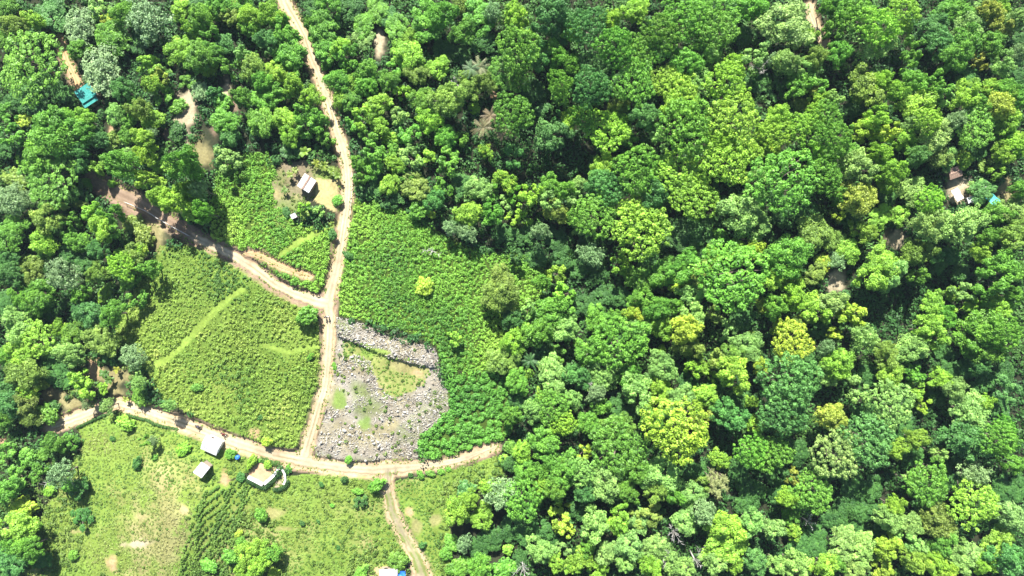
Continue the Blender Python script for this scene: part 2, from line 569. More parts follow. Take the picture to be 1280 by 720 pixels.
def ground_colour(x, y):
    px, py = PX(x, y)
    n1 = fbm(x, y, 9, 51, 3)
    n2 = fbm(x, y, 2.2, 57, 3)
    jx = 3.5 * fbm(x, y, 2.5, 61, 2)
    c = np.empty(x.shape + (3,))
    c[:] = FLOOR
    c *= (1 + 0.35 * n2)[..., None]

    def lay(mask, colr):
        m = np.clip(mask, 0, 1)[..., None]
        nonlocal c
        c = c * (1 - m) + colr * m
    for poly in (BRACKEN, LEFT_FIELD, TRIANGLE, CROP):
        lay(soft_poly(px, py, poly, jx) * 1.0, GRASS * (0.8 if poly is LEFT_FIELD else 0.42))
    m = soft_poly(px, py, LEFT_FIELD, jx)
    lay(m * np.clip(0.3 + 0.7 * n1, 0, 1), GRASSY)
    for poly in (GRASS_SW, GRASS_S, GRASS_SE, ROWS):
        lay(soft_poly(px, py, poly, jx) * 1.0, GRASSY)
        lay(soft_poly(px, py, poly, jx) * np.clip(n1 * 1.4 - 0.05, 0, 0.85), GRASS * 1.15)
        lay(soft_poly(px, py, poly, jx) * np.clip(-n1 * 1.5 - 0.15, 0, 0.8), DRY)
    lay(soft_poly(px, py, RUBBLE, jx) * 1.0, GREY)
    lay(soft_poly(px, py, RUBBLE, jx) * np.clip(n1 * 1.8 - 0.05, 0, 0.75), GRASSY * 0.75)
    lay(soft_poly(px, py, RUBBLE, jx) * np.clip(-n1 * 1.8 - 0.1, 0, 0.6), DRY * 0.8)
    lay(soft_poly(px, py, RUBBLE_LAWN, jx * 2) * 1.0, GRASSY * 0.6 + DRY * 0.4)
    lay(soft_poly(px, py, RUBBLE_LAWN, jx * 2) * np.clip(n1 * 1.8 + 0.4, 0, 0.9), DRY * 0.9 + PALE * 0.15)
    lay(soft_poly(px, py, YARD_SOIL, jx) * 1.0, np.array((0.17, 0.145, 0.095)))
    lay(soft_poly(px, py, YARD_SOIL, jx) * np.clip(1.6 * n2 + 0.1, 0, 1), DRY * 0.8)
    lay(soft_poly(px, py, YARD_SOIL, jx) * np.clip(-1.8 * n1 + 0.1, 0, 0.85), GRASS * 0.9)
    lay(soft_poly(px, py, YARD, jx * 0.6) * 1.0, DRY * 1.15)
    for x0, y0, rx, ry in GREENS:
        d = np.hypot((px - x0) / rx, (py - y0) / ry) + 0.8 * n2 + 0.5 * n1
        lay((1 - sstep(0.4, 1.25, d)) * 0.8, GRASS * 1.2)
    for tr in TRAILS:
        d, w = seg_dist(px, py, tr)
        lay((1 - sstep(0.3, 0.65, d / w + 0.12 * n2)) * 0.85, GRASSY * 1.3)
    for x0, y0, rx, ry, t in PATCHES:
        d = np.hypot((px - x0) / rx, (py - y0) / ry) + 0.8 * n2 + 0.55 * n1
        lay((1 - sstep(0.35, 1.2, d)) * (0.9 if t < 3 else 0.7), TONES[t] * (1 + 0.2 * n2)[..., None])
    for k, pts in ROADS.items():
        d, w = seg_dist(px, py, pts)
        t = BROWN * 1.1 if k == 'west' else ORANGE * 0.95 if k in ('terrace', 'upper') else ORANGE * 0.6 + PALE * 0.4  # west road edge darkened too, to match its shaded stretch
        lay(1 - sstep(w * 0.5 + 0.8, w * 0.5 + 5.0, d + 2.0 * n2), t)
        # the little cut bank along the road is bare red-brown earth
        lay((1 - sstep(0.8, 1.8, np.abs(d - w * 0.5 - 4.2))) * np.clip(0.45 + 0.8 * n1, 0, 0.9), BROWN)
    return np.clip(c, 0.01, 0.8)


def axis(lo, hi, step, far):
    inner = np.arange(lo, hi + step * 0.5, step)
    out, s, a = [], step * 2, hi
    while a < far:
        a += s
        s *= 1.35
        out.append(a)
    out = np.array(out)
    span = hi - lo
    return np.concatenate([(lo - (out - hi))[::-1], inner, out])


gx = axis(-140, 140, 0.36, 1300)
gy = axis(-84, 84, 0.36, 1300)
GXX, GYY = np.meshgrid(gx, gy)
GZ = terrain(GXX, GYY)
far = np.maximum(np.abs(GXX) - 160, np.abs(GYY) - 110)
GZ = GZ + 14 * sstep(0, 600, far) * fbm(GXX, GYY, 300, 91, 3)
nyy, nxx = GXX.shape
V = np.stack([GXX, GYY, GZ], -1).reshape(-1, 3)
ii = (np.arange(nyy - 1)[:, None] * nxx + np.arange(nxx - 1)[None, :]).ravel()
Q = np.stack([ii, ii + 1, ii + nxx + 1, ii + nxx], 1)
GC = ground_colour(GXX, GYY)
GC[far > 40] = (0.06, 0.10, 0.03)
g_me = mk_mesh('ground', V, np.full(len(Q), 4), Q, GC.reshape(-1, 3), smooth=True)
tag(obj('ground', g_me, M_GROUND), kind='structure')

# the thin warm-day haze between the drone and the forest
hz_m = bpy.data.materials.new('haze')
hz_m.use_nodes = True
hz_m.node_tree.nodes.clear()
ho = hz_m.node_tree.nodes.new('ShaderNodeOutputMaterial')
hv = hz_m.node_tree.nodes.new('ShaderNodeVolumePrincipled')
hv.inputs['Color'].default_value = (0.62, 0.80, 0.98, 1)
hv.inputs['Density'].default_value = HAZE
hv.inputs['Anisotropy'].default_value = 0.2
hz_m.node_tree.links.new(hv.outputs[0], ho.inputs['Volume'])
hx, hy, hb, ht = 2400.0, 2400.0, float(GZ.min()) - 1.0, CAM_H + 3.0
hme = bpy.data.meshes.new('haze')
hme.from_pydata([(sx * hx, sy * hy, z) for z in (hb, ht) for sx, sy in ((-1, -1), (1, -1), (1, 1), (-1, 1))], [], [(3, 2, 1, 0), (4, 5, 6, 7), (0, 1, 5, 4), (1, 2, 6, 5), (2, 3, 7, 6), (3, 0, 4, 7)])
hme.materials.append(hz_m)
tag(obj('haze', hme), kind='stuff')


# ------------------------------------------------------------------ dirt roads: strips draped on the ground
def smooth_line(pts, step=1.6):
    P = np.array(pts, float)
    d = np.concatenate([[0], np.cumsum(np.hypot(np.diff(P[:, 0]), np.diff(P[:, 1])))])
    t = np.arange(0, d[-1], step)
    out = np.stack([np.interp(t, d, P[:, i]) for i in range(3)], 1)
    k = np.ones(9) / 9
    pad = np.pad(out, ((4, 4), (0, 0)), mode='edge')
    sm = np.stack([np.convolve(pad[:, i], k, 'valid') for i in range(3)], 1)
    sm[0], sm[-1] = out[0], out[-1]
    return sm


ROAD_NAMES = {'north': 'dirt_road', 'south': 'dirt_road', 'west': 'dirt_road', 'lower': 'dirt_road', 'ford': 'dirt_track', 'terrace': 'earth_path', 'upper': 'earth_path', 'hill': 'earth_path'}
lift = {'north': 0.05, 'south': 0.056, 'west': 0.062, 'lower': 0.068, 'ford': 0.074, 'terrace': 0.05, 'upper': 0.05, 'hill': 0.05}
for key, pts in ROADS.items():
    L = smooth_line(pts)
    tx = np.gradient(L[:, 0])
    ty = np.gradient(L[:, 1])
    ln = np.hypot(tx, ty)
    nx, ny = -ty / ln, tx / ln
    M = 13
    u = np.linspace(-1, 1, M)
    n = len(L)
    s_arr = np.arange(n)
    wl = L[:, 2] * 0.41 * (1 + 0.16 * vnoise(s_arr * 1.0, s_arr * 0 + 3, 5, 77 + len(key)) + 0.17 * vnoise(s_arr * 1.0, s_arr * 0 + 5, 1.7, 79 + len(key)))
    wr = L[:, 2] * 0.41 * (1 + 0.16 * vnoise(s_arr * 1.0, s_arr * 0 + 9, 5, 83 + len(key)) + 0.17 * vnoise(s_arr * 1.0, s_arr * 0 + 7, 1.7, 87 + len(key)))
    hw = np.where(u[None, :] < 0, wl[:, None], wr[:, None])
    taper = np.ones(n)
    if key in ('lower', 'west', 'terrace', 'upper', 'hill'):
        taper = np.clip(np.minimum((s_arr + 1) / 7.0, (n - s_arr) / (22.0 if key == 'lower' else 7.0)), 0.12, 1)
        if key == 'west':
            taper[:8] = 1
    px = L[:, 0:1] + nx[:, None] * u[None, :] * hw * taper[:, None]
    py = L[:, 1:2] + ny[:, None] * u[None, :] * hw * taper[:, None]
    # the ground level of the pixel, seen from the drone
    x, y = W(px, py)
    z = terrain(x, y) + lift[key] - 0.035 * np.abs(u[None, :]) ** 6
    n2 = fbm(x, y, 1.6, 33, 3)
    n1 = fbm(x, y, 7, 37, 2)
    base = PALE * 1.02 if key not in ('terrace', 'upper') else ORANGE * 1.05 + np.array((0.03, 0.0, -0.02))
    if key == 'north':
        base = PALE * 0.92
    if key == 'west':
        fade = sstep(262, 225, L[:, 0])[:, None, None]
        base = PALE * (1 - fade) + BROWN * 1.15 * fade  # far stretch painted darker brown, tree shade put into the dirt colour
        base = base[:, 0][:, None, :].transpose(0, 1, 2)
        base = base[:, 0, :]
    if key == 'ford':
        base = PALE * 0.8
    c = (base[:, None, :] if base.ndim == 2 else base[None, None, :]) * (1 + 0.16 * n2[..., None])
    tr = np.exp(-((np.abs(u) - 0.45) / 0.16) ** 2)[None, :, None] * np.clip(0.6 + n1[..., None], 0, 1)
    c = c * (1 - 0.16 * np.exp(-(u / 0.2) ** 2)[None, :, None]) * (1 - 0.14 * sstep(0.6, 0.95, np.abs(u))[None, :, None]) + 0.14 * tr * PALE
    blot = np.clip(1.8 * fbm(x, y, 3.2, 39, 3) - 0.55, 0, 0.55)[..., None]
    c = c * (1 - blot) + (BROWN * 1.5) * blot
    if key == 'ford':
        gr = np.clip(2.2 * fbm(x, y, 2.6, 43, 3) + 0.25, 0, 0.85)[..., None] * (0.35 + 0.65 * sstep(0.1, 0.5, np.abs(u)))[None, :, None]
        c = c * (1 - gr) + GRASSY * 0.8 * gr
    edge = np.clip(sstep(0.62, 1.0, np.abs(u))[None, :] * (0.7 + 0.9 * n2), 0, 1)[..., None]
    c = c * (1 - edge) + (ORANGE * 0.45 + DRY * 0.45) * edge
    mid = (np.exp(-(u / 0.14) ** 2)[None, :] * np.clip(n1 * 1.6 - 0.1, 0, 0.7))[..., None]
    c = c * (1 - mid) + (DRY * 0.75) * mid
    V = np.stack([x, y, z], -1).reshape(-1, 3)
    ii = (np.arange(n - 1)[:, None] * M + np.arange(M - 1)[None, :]).ravel()
    Q = np.stack([ii, ii + M, ii + M + 1, ii + 1], 1)
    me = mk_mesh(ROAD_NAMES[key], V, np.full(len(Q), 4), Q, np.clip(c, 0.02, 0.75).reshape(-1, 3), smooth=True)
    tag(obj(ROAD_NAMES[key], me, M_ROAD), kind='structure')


def road_clear(px, py, extra=3.0):
    ok = np.ones(np.shape(px), bool)
    for k, pts in ROADS.items():
        d, w = seg_dist(px, py, pts)
        ok &= d > w * 0.5 + extra
    return ok


def patch_clear(px, py, f=0.95):
    ok = np.ones(np.shape(px), bool)
    for x0, y0, rx, ry, t in PATCHES:
        if rx > 40:
            continue
        ok &= np.hypot((px - x0) / rx, (py - y0) / ry) > f
    return ok


def site_clear(px, py):
    ok = ~in_poly(px, py, YARD)
    for x0, y0, r in BUILD_SITES:
        ok &= np.hypot(px - x0, py - y0) > r * 0.62
    return ok


# ------------------------------------------------------------------ tree prototypes (unit crown radius, built once and copied)
UP = np.array((0, 0, 1.0))


def sph(g, n, zmin=-0.2):
    v = g.normal(size=(n * 3, 3))
    v /= np.linalg.norm(v, axis=1, keepdims=True)
    v = v[v[:, 2] > zmin]
    return v[:n]


def spread_dirs(g, n, zmin):
    """n directions well spread over the part of the sphere above zmin"""
    k = np.arange(n) + 0.5
    z = 1 - (1 - zmin) * k / n
    a = math.pi * (1 + 5 ** 0.5) * k + g.uniform(0, 6.28)
    r = np.sqrt(np.maximum(0, 1 - z * z))
    d = np.stack([r * np.cos(a), r * np.sin(a), z], 1) + g.normal(0, 0.16, (n, 3))
    return d / np.linalg.norm(d, axis=1, keepdims=True)


def crown_proto(kind, seed):
    """returns (mesh verts, tint per vertex, list of clump centres, z of crown base); unit = crown radius"""
    g = np.random.default_rng(seed)
    P, T, LOBES = [], [], []

    def clump(c, r, n, size, flat=0.8, zmin=-0.3, jit=0.45, tint=0.0, fill=0.75):
        d = sph(g, n, zmin)
        n = len(d)
        rad = r * (fill + (1 - fill) * g.random((n, 1)) + 0.10 * g.normal(size=(n, 1)))
        C = c + d * rad * np.array((1, 1, flat))
        N = d + UP * 0.75 + g.normal(0, jit * 0.8, (n, 3))
        P.append(leaves(C, N, size * g.uniform(0.65, 1.25, n), 0.62, g))
        t = tint + g.normal(0, 0.28, n)
        T.append(np.repeat(np.clip(t, -1, 1), 4))

    if kind == 'broad':            # lumpy crown of cauliflower lobes
        H0 = 1.0
        nl = g.integers(17, 23)
        # uneven outline
        p2, p3, p5 = g.uniform(0, 6.28, 3)
        for i, d in enumerate(spread_dirs(g, nl, -0.35)):
            th_ = math.atan2(d[1], d[0])
            R0 = 0.72 * g.uniform(0.72, 1.14) * (1 + 0.16 * math.sin(2 * th_ + p2) + 0.13 * math.sin(3 * th_ + p3) + 0.07 * math.sin(5 * th_ + p5))
            lc = np.array((0, 0, H0)) + d * R0 * np.array((1, 1, 0.66))
            lr = g.uniform(0.17, 0.33)
            lt = g.normal(0, 0.36)
            LOBES.append(lc)
            for e in spread_dirs(g, 9, -0.15):
                cc = lc + e * lr * g.uniform(0.55, 0.95) * np.array((1, 1, 0.85))
                clump(cc, lr * g.uniform(0.36, 0.60), 62, 0.036, jit=0.75, tint=lt + g.normal(0, 0.25))
        zb = H0 - 0.3
    elif kind == 'spread':         # wide umbrella of many fine pads
        H0 = 1.05
        n = 150
        k = np.arange(n) + 0.5
        rr = np.sqrt(k / n) * 0.93
        a = math.pi * (1 + 5 ** 0.5) * k + g.uniform(0, 6)
        ph1, ph2 = g.uniform(0, 6, 2)
        for i in range(n):
            wob = 1 + 0.10 * math.sin(3 * a[i] + ph1) + 0.08 * math.sin(5 * a[i] + ph2)
            r = rr[i] * wob + g.normal(0, 0.03)
            z = H0 + 0.42 * math.sqrt(max(0, 1 - min(1, rr[i]) ** 2)) - 0.25 + g.normal(0, 0.05)
            cc = np.array((r * math.cos(a[i]), r * math.sin(a[i]), z))
            if i % 13 == 0:
                LOBES.append(cc - np.array((0, 0, 0.06)))
            if g.random() < 0.13:
                continue
            clump(cc, g.uniform(0.062, 0.115), 50, 0.029, flat=0.62, tint=g.normal(0, 0.34), jit=0.6)
        zb = H0 - 0.35
    elif kind == 'open':           # a few separate leafy heads with gaps between
        H0 = 1.05
        nl = g.integers(10, 14)
        for i in range(nl):
            a = g.uniform(0, 6.28)
            r = 0.82 * math.sqrt(g.random())
            lc = np.array((r * math.cos(a), r * math.sin(a), H0 + g.uniform(-0.35, 0.45) - 0.3 * r))
            LOBES.append(lc)
            lt = g.normal(0, 0.35)
            lr = g.uniform(0.15, 0.30)
            for e in spread_dirs(g, 7, -0.2):
                clump(lc + e * lr * 0.8 * np.array((1, 1, 0.7)), lr * g.uniform(0.4, 0.62), 52, 0.052, tint=lt + g.normal(0, 0.25), jit=0.55, zmin=-0.5)
        zb = H0 - 0.4
    elif kind == 'feather':        # soft, finely divided crown
        H0 = 1.05
        nl = 9
        for i, d in enumerate(spread_dirs(g, nl, 0.0)):
            lc = np.array((0, 0, H0)) + d * 0.55 * g.uniform(0.8, 1.15) * np.array((1, 1, 0.75))
            LOBES.append(lc)
            for e in spread_dirs(g, 12, -0.2):
                clump(lc + e * 0.36 * g.uniform(0.5, 1.05), g.uniform(0.10, 0.18), 38, 0.040, tint=g.normal(0, 0.35), jit=0.9, fill=0.35, zmin=-0.9)
        zb = H0 - 0.35
    else:                          # shrub: low dome to the ground
        H0 = 0.45
        for i, d in enumerate(spread_dirs(g, 13, -0.1)):
            lc = np.array((0, 0, H0)) + d * 0.58 * g.uniform(0.8, 1.12) * np.array((1, 1, 0.75))
            LOBES.append(lc)
            lt = g.normal(0, 0.25)
            for e in spread_dirs(g, 6, -0.3):
                clump(lc + e * 0.24, g.uniform(0.13, 0.2), 30, 0.075, tint=lt + g.normal(0, 0.25))
        zb = 0.2
    V = np.concatenate(P)
    return V, np.concatenate(T), LOBES, zb


def trunk_proto(lobes, zb, g, shrub=False):
    mb = MB()
    fork = Vector((g.normal(0, 0.04), g.normal(0, 0.04), max(0.1, zb - 0.12)))
    r0 = 0.05 if not shrub else 0.035
    mb.tube([(0, 0, -0.12), (0, 0, 0.06), fork * 0.5 + Vector((g.normal(0, 0.02), g.normal(0, 0.02), 0)), fork], [r0 * 1.7, r0 * 1.15, r0 * 0.95, r0 * 0.8], 7)
    for lc in lobes:
        e = Vector(lc)
        mid = fork.lerp(e, 0.5) + Vector((g.normal(0, 0.05), g.normal(0, 0.05), -0.05 + g.normal(0, 0.03)))
        mb.tube([fork - Vector((0, 0, 0.03)), mid, fork.lerp(e, 0.92)], [r0 * 0.5, r0 * 0.3, r0 * 0.12], 5)
    return mb.mesh('trunk', True)


PROTO = {}
for kind, cnt in (('broad', 7), ('spread', 5), ('open', 6), ('feather', 4), ('shrub', 4)):
    PROTO[kind] = []
    for i in range(cnt):
        V, T, lobes, zb = crown_proto(kind, 100 * len(kind) + i * 7 + 5)
        n = len(V) // 4
        cm = mk_mesh('crown', V, np.full(n, 4), np.arange(4 * n), tint=T)
        cm.materials.append(M_LEAF)
        tm = trunk_proto(lobes, zb, np.random.default_rng(i + 50), kind == 'shrub')
        tm.materials.append(M_BARK)
        PROTO[kind].append((tm, cm))

# base leaf colours (albedo); dark green d also holds the shade of overshadowed trees
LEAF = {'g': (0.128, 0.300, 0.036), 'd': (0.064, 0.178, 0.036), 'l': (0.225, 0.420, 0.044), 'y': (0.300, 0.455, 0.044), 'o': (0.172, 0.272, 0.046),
        't': (0.092, 0.242, 0.056), 's': (0.190, 0.305, 0.125), 'p': (0.225, 0.395, 0.094), 'a': (0.262, 0.325, 0.046)}
CNAME = {'g': 'mid green', 'd': 'dark green', 'l': 'lime green', 'y': 'yellow green', 'o': 'olive green', 't': 'bluish green', 's': 'greyish green', 'p': 'pale green', 'a': 'mustard coloured'}
KIND = {'u': ('spreading_tree', 'spread', 'flat-topped spreading tree'), 'b': ('broadleaf_tree', 'broad', 'lumpy-crowned tree'), 'n': ('open_crowned_tree', 'open', 'loose open tree'),
        'f': ('feathery_tree', 'feather', 'soft feathery tree'), 's': ('shrub', 'shrub', 'rounded shrub')}

# every crown seen in the photograph: x y radius colour+form, in quarter pixels from the corner of its tile
TREES = {
    (0, 0): '''130 310 150 gu;160 490 85 db;508 350 116 sf;400 130 90 sf;260 70 80 tb;740 90 110 sf;550 90 40 yb;160 100 45 lb;60 130 60 ob;30 40 45 gb;560 180 80 gb;620 60 60 gb;910 240 75 lb;900 40 50 lb;730 310 55 ln;800 370 45 an;750 420 45 lb;820 330 40 gn;425 600 52 lb;570 570 50 pb;680 540 55 ob;760 590 50 lb;885 530 40 gs;110 600 40 ys;60 520 50 db;30 560 45 gn;230 650 100 gb;330 600 50 gb;280 605 40 os;400 650 60 gb;490 690 45 tb;640 510 40 gn;820 490 50 gn;640 580 50 gn;880 660 45 ds;640 670 45 gb;710 690 50 lb;760 670 35 sf;560 700 50 os;40 680 60 gn;700 200 60 db;930 400 40 gn;950 130 40 lb;480 30 50 pn;380 240 50 gb;330 470 40 db;270 440 55 db;10 200 50 gb;600 440 50 tb;640 420 40 dn''',
    (240, 0): '''30 90 60 gb;90 60 50 lb;200 70 60 ob;60 150 50 gn;160 220 45 tb;100 260 50 gb;30 280 70 gb;80 320 45 lb;290 70 55 lb;380 60 60 lb;450 150 60 gb;370 190 55 tb;290 130 50 gb;500 180 40 gn;460 100 45 lb;270 260 45 pn;180 350 50 gn;300 340 60 ob;480 270 75 gb;420 360 50 lb;520 350 50 gn;340 400 50 gb;500 420 45 lb;230 470 45 gb;100 460 40 tn;150 510 50 gs;30 470 50 sf;360 500 60 gb;440 490 50 gn;590 480 50 lb;540 560 50 gn;460 590 60 lb;160 610 65 gb;340 610 70 gb;560 620 60 gn;620 590 60 gn;480 670 50 lb;670 690 45 gn;180 680 50 tb;590 120 40 gb;650 140 75 gb;740 230 50 lb;690 260 70 gb;790 220 40 pn;780 270 60 gn;720 400 60 gb;730 500 50 lb;800 410 45 lb;860 120 55 gb;880 190 45 pb;870 350 50 gb;930 60 60 gb;600 40 40 db;680 20 60 gb;790 40 60 db;790 500 50 gb;870 430 50 gb;920 520 60 lb;850 580 60 ln;930 620 50 lb;800 600 45 gn;880 680 50 gn;655 330 35 gs;240 20 60 gb;130 20 60 gb;30 20 60 db;400 440 45 gn''',
    (480, 0): '''220 100 90 gb;280 60 70 gb;380 30 40 ob;480 80 80 gb;540 60 50 sf;400 160 60 gb;490 200 60 db;650 80 60 lb;600 70 40 pn;700 140 50 ln;840 60 90 tb;850 130 70 tb;670 220 100 gu;780 270 60 tb;600 350 80 gu;850 260 60 gb;680 380 60 gu;110 270 75 lb;60 130 60 gb;20 90 50 tb;130 190 40 lb;270 340 55 lb;160 370 55 ob;430 410 65 ob;500 410 50 ob;350 390 20 sf;310 490 85 ob;190 490 60 gb;90 460 40 ln;640 560 95 gu;450 540 30 ls;220 600 60 lb;70 570 50 pn;310 680 55 gb;130 650 60 gn;30 690 40 ls;390 690 40 gn;60 340 50 gn;20 400 50 gb;880 400 60 gu;940 310 50 gu;880 470 50 gb;940 150 50 lb;850 670 80 tb;930 600 50 lb;870 590 40 tn;300 250 50 db;380 270 45 db;740 450 60 db;780 530 60 dn''',
    (720, 0): '''300 50 60 lb;60 110 90 tu;180 100 50 lb;200 210 90 gu;560 70 110 gu;700 60 110 gu;440 140 90 gu;720 130 90 gu;620 170 70 gu;320 240 80 gu;430 220 70 gu;90 330 80 tu;80 420 90 tu;290 390 110 gu;460 390 80 lu;560 310 70 gb;540 450 90 lu;620 400 70 pu;690 240 50 pb;690 310 50 pb;770 400 100 lu;800 310 50 lu;570 620 130 gu;360 580 70 tb;160 640 100 lu;40 580 60 gu;810 580 120 lu;740 690 70 lu;900 280 70 pn;880 30 70 gb;940 110 30 pb;900 400 60 db;950 650 50 lb;500 510 60 lb;280 700 40 gn;440 690 50 pn;220 520 50 ob;850 180 50 db''',
    (960, 0): '''100 110 120 pb;220 170 45 lb;20 300 40 sf;110 300 60 pb;250 280 50 ob;200 320 50 pb;340 150 60 gb;360 260 60 gb;550 220 95 pf;500 150 45 pn;470 50 90 gu;590 110 90 lu;700 40 80 lu;380 40 60 gb;310 30 40 gb;690 130 40 lu;850 120 60 tb;740 230 50 gn;720 300 50 gn;870 210 70 tb;260 400 60 gn;230 440 30 an;170 520 45 os;270 490 40 lb;340 490 45 pn;500 420 90 ob;570 390 50 lb;640 440 55 lb;740 400 60 gb;840 400 50 gn;890 470 50 pn;760 530 80 lb;830 590 60 lu;850 660 80 pb;740 610 60 pb;310 580 80 gu;360 680 85 gu;250 560 50 lu;60 580 60 lb;180 620 70 lu;60 660 80 lu;480 650 60 yb;560 580 60 lb;620 640 60 yn;590 690 40 yn;690 680 50 lb;60 400 60 dn;150 420 55 gb;60 480 50 dn;430 540 50 db''',
    (1040, 0): '''690 200 70 gb;690 140 80 pb;760 60 60 pb;790 40 45 ab;850 110 60 ab;860 40 40 lb;930 90 50 pb;800 210 60 gb;640 270 70 gb;730 290 40 an;755 345 20 an;870 310 55 pb;930 270 50 sf;940 200 40 db;680 380 60 db;790 440 45 lb;690 470 65 lb;740 510 50 gb;880 440 50 gb;940 440 40 tb;840 530 70 ab;880 490 40 lb;740 620 100 gu;900 600 60 lb;950 500 50 gb;930 690 50 lb;620 600 50 sf;880 660 50 gb;580 50 60 gb;640 50 60 gb;560 440 50 gn;900 380 45 db''',
    (0, 180): '''230 160 130 gu;210 60 90 gb;100 80 35 ls;70 180 60 os;60 280 80 sf;130 280 50 sf;240 360 75 ob;40 450 80 gb;200 490 60 lb;240 540 40 gn;120 590 50 os;160 640 60 ob;320 650 85 sf;30 570 50 tb;40 650 60 tb;110 690 50 gs;590 90 75 gb;480 110 45 ln;390 110 40 tb;560 190 25 ls;430 195 30 gs;390 300 30 os;440 340 50 ln;540 340 45 gn;500 410 60 lb;400 500 45 gb;350 470 40 gb;490 530 50 tb;590 610 62 lu;590 540 25 ls;660 560 60 ob;700 520 40 lb;740 620 45 gb;640 670 50 gb;480 650 50 ob;710 460 50 os;660 400 50 os;690 170 45 ln;740 180 40 ls;720 40 60 yb;790 110 40 ls;840 110 40 ls;910 80 75 gb;790 200 40 ls;800 265 62 lb;880 275 66 lb;930 230 55 lb;940 350 40 ls;550 440 50 gn;340 380 40 gn;30 30 50 db;380 20 50 tb;640 20 40 pn;330 250 60 db;340 560 55 db;420 590 50 db;290 440 50 dn;420 240 40 dn''',
    (240, 180): '''550 315 30 ln;600 345 30 ds;640 330 30 pn;730 280 30 gs;470 340 25 ds;900 120 55 gb;820 100 40 gb;900 40 60 gn;930 200 50 db;830 170 35 gn;20 60 40 db;30 80 45 gb;40 230 50 sf;40 340 50 gb;20 290 40 tn;100 60 60 pn;775 555 25 ds;700 450 25 ds;500 20 45 db;860 240 40 dn''',
    (480, 180): '''50 100 45 lb;130 60 60 pn;210 80 45 ln;30 30 50 gn;320 80 65 gn;510 40 35 lb;660 60 60 tn;30 200 50 lb;150 210 70 ob;100 160 40 gn;250 280 50 tb;170 330 55 gs;230 350 25 ys;290 220 50 gn;470 220 60 pb;580 160 35 lb;630 200 40 lb;540 240 40 gn;415 355 60 lb;410 440 55 sf;325 420 40 sf;540 340 55 gb;600 310 45 pn;700 290 60 ln;740 230 45 ln;650 250 40 gn;720 390 25 ls;640 380 40 ln;820 280 60 pn;780 440 50 sf;860 330 60 ob;820 200 50 gb;900 230 50 gb;950 360 40 gu;950 260 40 pn;790 690 40 gb;860 650 50 ln;590 690 70 ob;950 550 30 gs;200 715 46 ys;390 200 50 db;40 270 50 db;600 440 45 db;690 460 50 db;760 560 55 db;860 480 55 db;880 580 50 db;660 560 40 dn''',
    (720, 180): '''320 120 110 gu;530 130 110 lu;610 260 110 lu;780 60 120 lu;900 30 60 lb;130 110 60 lb;180 220 80 tu;110 190 60 tb;100 350 105 gu;400 250 70 tb;280 320 60 lu;340 430 130 lu;20 200 40 pb;20 410 40 pb;850 360 110 pb;900 180 55 pb;910 290 50 pb;930 400 50 pn;730 460 40 gs;70 550 70 sf;220 600 50 ln;540 450 100 db;640 450 80 db;560 620 80 gb;430 650 70 gb;360 580 50 db;640 640 60 ob;330 680 70 gb;800 650 165 gu;820 520 40 lb;900 530 50 yb;690 560 45 lb;530 700 50 yb;110 660 50 db;20 620 50 db;60 460 50 db''',
    (960, 180): '''110 170 155 gu;300 150 90 gu;390 50 80 gu;240 30 60 lb;30 20 40 yb;470 110 75 pb;570 40 50 lb;640 130 65 lb;610 200 40 lb;460 270 85 ab;370 250 45 gb;560 360 55 lb;660 350 50 lb;480 430 55 lb;360 360 30 yn;600 260 50 db;730 230 70 pb;850 270 65 lu;820 400 75 pb;920 430 50 pb;940 390 40 lb;230 450 90 ob;110 560 105 gb;330 470 50 ob;410 530 60 lb;350 580 50 sf;280 590 45 yb;240 650 50 ob;590 570 75 lb;560 650 85 lb;620 650 70 pb;760 530 70 ob;850 560 40 tn;40 670 60 lb;140 700 40 lb;760 660 50 gn;850 60 60 ob;900 70 50 pb;760 60 50 tb;720 20 40 gb;100 370 60 db;200 340 50 db;410 370 50 db''',
    (1040, 180): '''670 80 40 lb;790 110 45 on;830 140 40 ln;860 40 50 lb;930 20 50 lb;700 220 40 pn;790 240 60 tb;940 230 50 gb;920 320 75 pb;850 330 60 gb;670 400 90 pb;860 450 40 tn;930 450 70 ob;800 460 40 gb;760 530 50 lb;850 650 95 gb;950 640 40 gb;700 30 60 db;830 560 50 dn;600 560 50 ds;540 600 50 ds;650 640 50 ds''',
    (0, 360): '''190 40 80 gb;100 50 50 gb;170 110 50 gb;80 190 75 pb;160 260 85 lu;520 25 45 ls;440 130 65 tb;550 130 60 gb;370 220 60 gb;290 200 40 lb;500 260 75 ob;340 330 60 pb;660 350 68 sf;100 350 75 lb;30 340 50 gb;210 340 60 db;110 440 80 ob;270 420 70 db;200 480 40 os;140 515 45 lb;50 500 60 tb;40 580 60 tb;140 570 55 ob;150 640 55 ob;230 640 55 gs;250 600 40 ds;20 660 40 gb;370 450 50 ln;430 530 60 ln;380 590 30 sf;540 380 40 dn;690 550 60 gs;570 500 40 pf;640 460 40 pf;680 50 45 gn;840 600 40 pf;620 680 40 ls;400 30 40 gb;240 110 50 db;320 70 40 dn;20 80 50 db''',
    (240, 360): '''570 130 60 gs;700 390 20 gs;20 500 25 gs;590 345 18 gs;340 650 15 ds''',
    (480, 360): '''570 30 80 ob;610 80 50 ob;545 80 18 ls;640 150 50 db;355 250 38 ln;720 110 45 pn;830 120 90 gb;900 30 60 ln;910 210 65 pb;770 230 70 gb;640 270 60 lb;600 360 75 ob;710 230 50 ln;660 470 60 gb;720 430 30 ls;840 430 75 pb;880 330 45 gn;780 525 30 ls;840 600 80 gu;850 510 50 pb;940 430 50 tb;900 680 60 lu;750 620 50 pb;680 560 50 db;930 560 50 pb;640 640 45 gb;930 110 50 db;800 330 55 db''',
